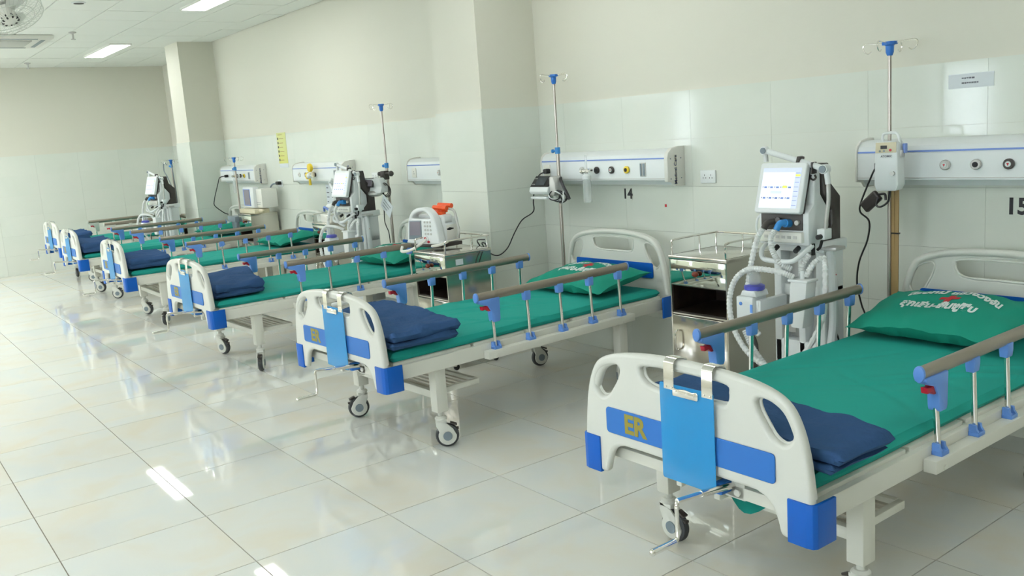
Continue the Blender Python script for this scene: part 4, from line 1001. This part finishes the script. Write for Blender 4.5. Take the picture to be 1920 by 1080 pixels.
cord('power_cable', [(-10.32, 4.27, 1.205), (-10.38, 4.22, 1.19), (-10.42, 4.20, 1.13), (-10.43, 4.17, 1.06)], .010, 'short grey cord from black plug above the far monitor', 'grey')
b = B(); b.box(-10.33, -10.24, WF-.06, WF-.012, 1.185, 1.225, .01); tag(b.build('plug', 'black'), 'black plug in the socket above the far monitor', 'plug')

# ------------------------------------------------------------------ ceiling: fan, air conditioner, sprinklers
t = thing('ceiling_fan', 'white caged ceiling fan cut off by the top left corner', 'fan', (-7.52, 1.20, 2.72))
b = B(); b.cyl((-.03, .0, .10), (-.03, .0, .351), .055, 20); b.lathe([(.03, .02), (.075, .05), (.075, .14), (.04, .16)], (-.02, 0, 0)); b.build('motor_mount', 'alum', t)
cg = B(); R_ = .25
def fan_pt(a, r, h): return (r*cos(a), r*sin(a), h)
for r, h in ((R_, 0), (R_*.98, -.045), (R_*.98, .045), (R_*.7, -.062), (R_*.7, .058), (.07, -.075)):
    cg.tube([fan_pt(2*pi*k/28, r, h) for k in range(28)], .003, 5, closed=True, smooth=0)
for k in range(44):
    a = 2*pi*k/44
    cg.tube([fan_pt(a, .06, -.075), fan_pt(a+.06, R_*.7, -.062), fan_pt(a+.08, R_*.98, -.045), fan_pt(a+.08, R_, 0), fan_pt(a+.08, R_*.98, .045), fan_pt(a+.06, R_*.7, .058), fan_pt(a, .06, .06)], .0013, 4, smooth=0)
o = cg.build('cage', 'fanw', t, smooth=60)
for k in range(3):
    a = 2*pi*k/3+.5; b = B()
    P = [(.05, -.03, .01), (.14, -.075, .02), (.215, -.06, .02), (.225, .02, -.015), (.14, .045, -.02), (.05, .03, -.012)]
    vs = [b.bm.verts.new((x*cos(a)-y*sin(a), x*sin(a)+y*cos(a), z)) for x, y, z in P]; b.bm.faces.new(vs)
    bmesh.ops.solidify(b.bm, geom=b.bm.faces[:], thickness=.003); b.build('blade', 'ceiltile', t)
b = B(); b.lathe([(.03, -.085), (.055, -.078), (.06, -.03), (.055, .03)], (0, 0, 0)); h = b.build('hub', 'white', t)
b = B()
for k in range(9): a = 2*pi*k/9; b.box(-.005, .005, .045, .060, -.083, -.05, rot=((0, 0, 0), 'Z', a))
b.build('hub_slot', 'black', h)
t.rotation_euler = (.22, -.42, 0)
# keep the mount upright
t = thing('ceiling_air_conditioner', 'white ceiling cassette air conditioner below the fan', 'air conditioner', (-11.95, 1.78, ZC))
b = B(); b.box(-.475, .475, -.50, .50, -.045, -.0005, .012); b.build('cover', 'white', t)
b = B(); b.box(-.30, .30, -.30, .30, -.055, -.044, .006); b.build('grille', 'alum', t)
for q in ((-.34, .34, .385, .43), (-.34, .34, -.43, -.385), (.385, .43, -.34, .34), (-.43, -.385, -.34, .34)):
    b = B(); b.box(*q, -.048, -.040); b.build('air_slot', 'grey', t)
for k, (x, y, lab) in enumerate(((-11.24, 2.43, 'small hanging sprinkler right of the ceiling air conditioner'), (-14.55, 2.49, 'small sprinkler near the end wall ceiling line'))):
    t = thing('sprinkler', lab, 'sprinkler', (x, y, ZC), group='ceiling sprinklers')
    b = B(); b.lathe([(.012, -.02), (.04, -.012), (.04, -.001)], (0, 0, 0)); b.build('rose', 'alum', t)
    b = B(); b.cyl((0, 0, -.075), (0, 0, -.01), .010, 10); b.cyl((0, 0, -.085), (0, 0, -.078), .025, 12); b.build('head', 'alum', t)
t = thing('recessed_spotlight', 'small dark round ceiling fitting at the top edge', 'ceiling fitting', (-9.2, 2.08, ZC))
b = B(); b.lathe([(.05, -.012), (.062, -.008), (.066, -.001)], (0, 0, 0)); b.build('ring', 'cool', t)
b = B(); b.cyl((0, 0, -.014), (0, 0, -.012), .045, 18); b.build('lens', 'char', t)
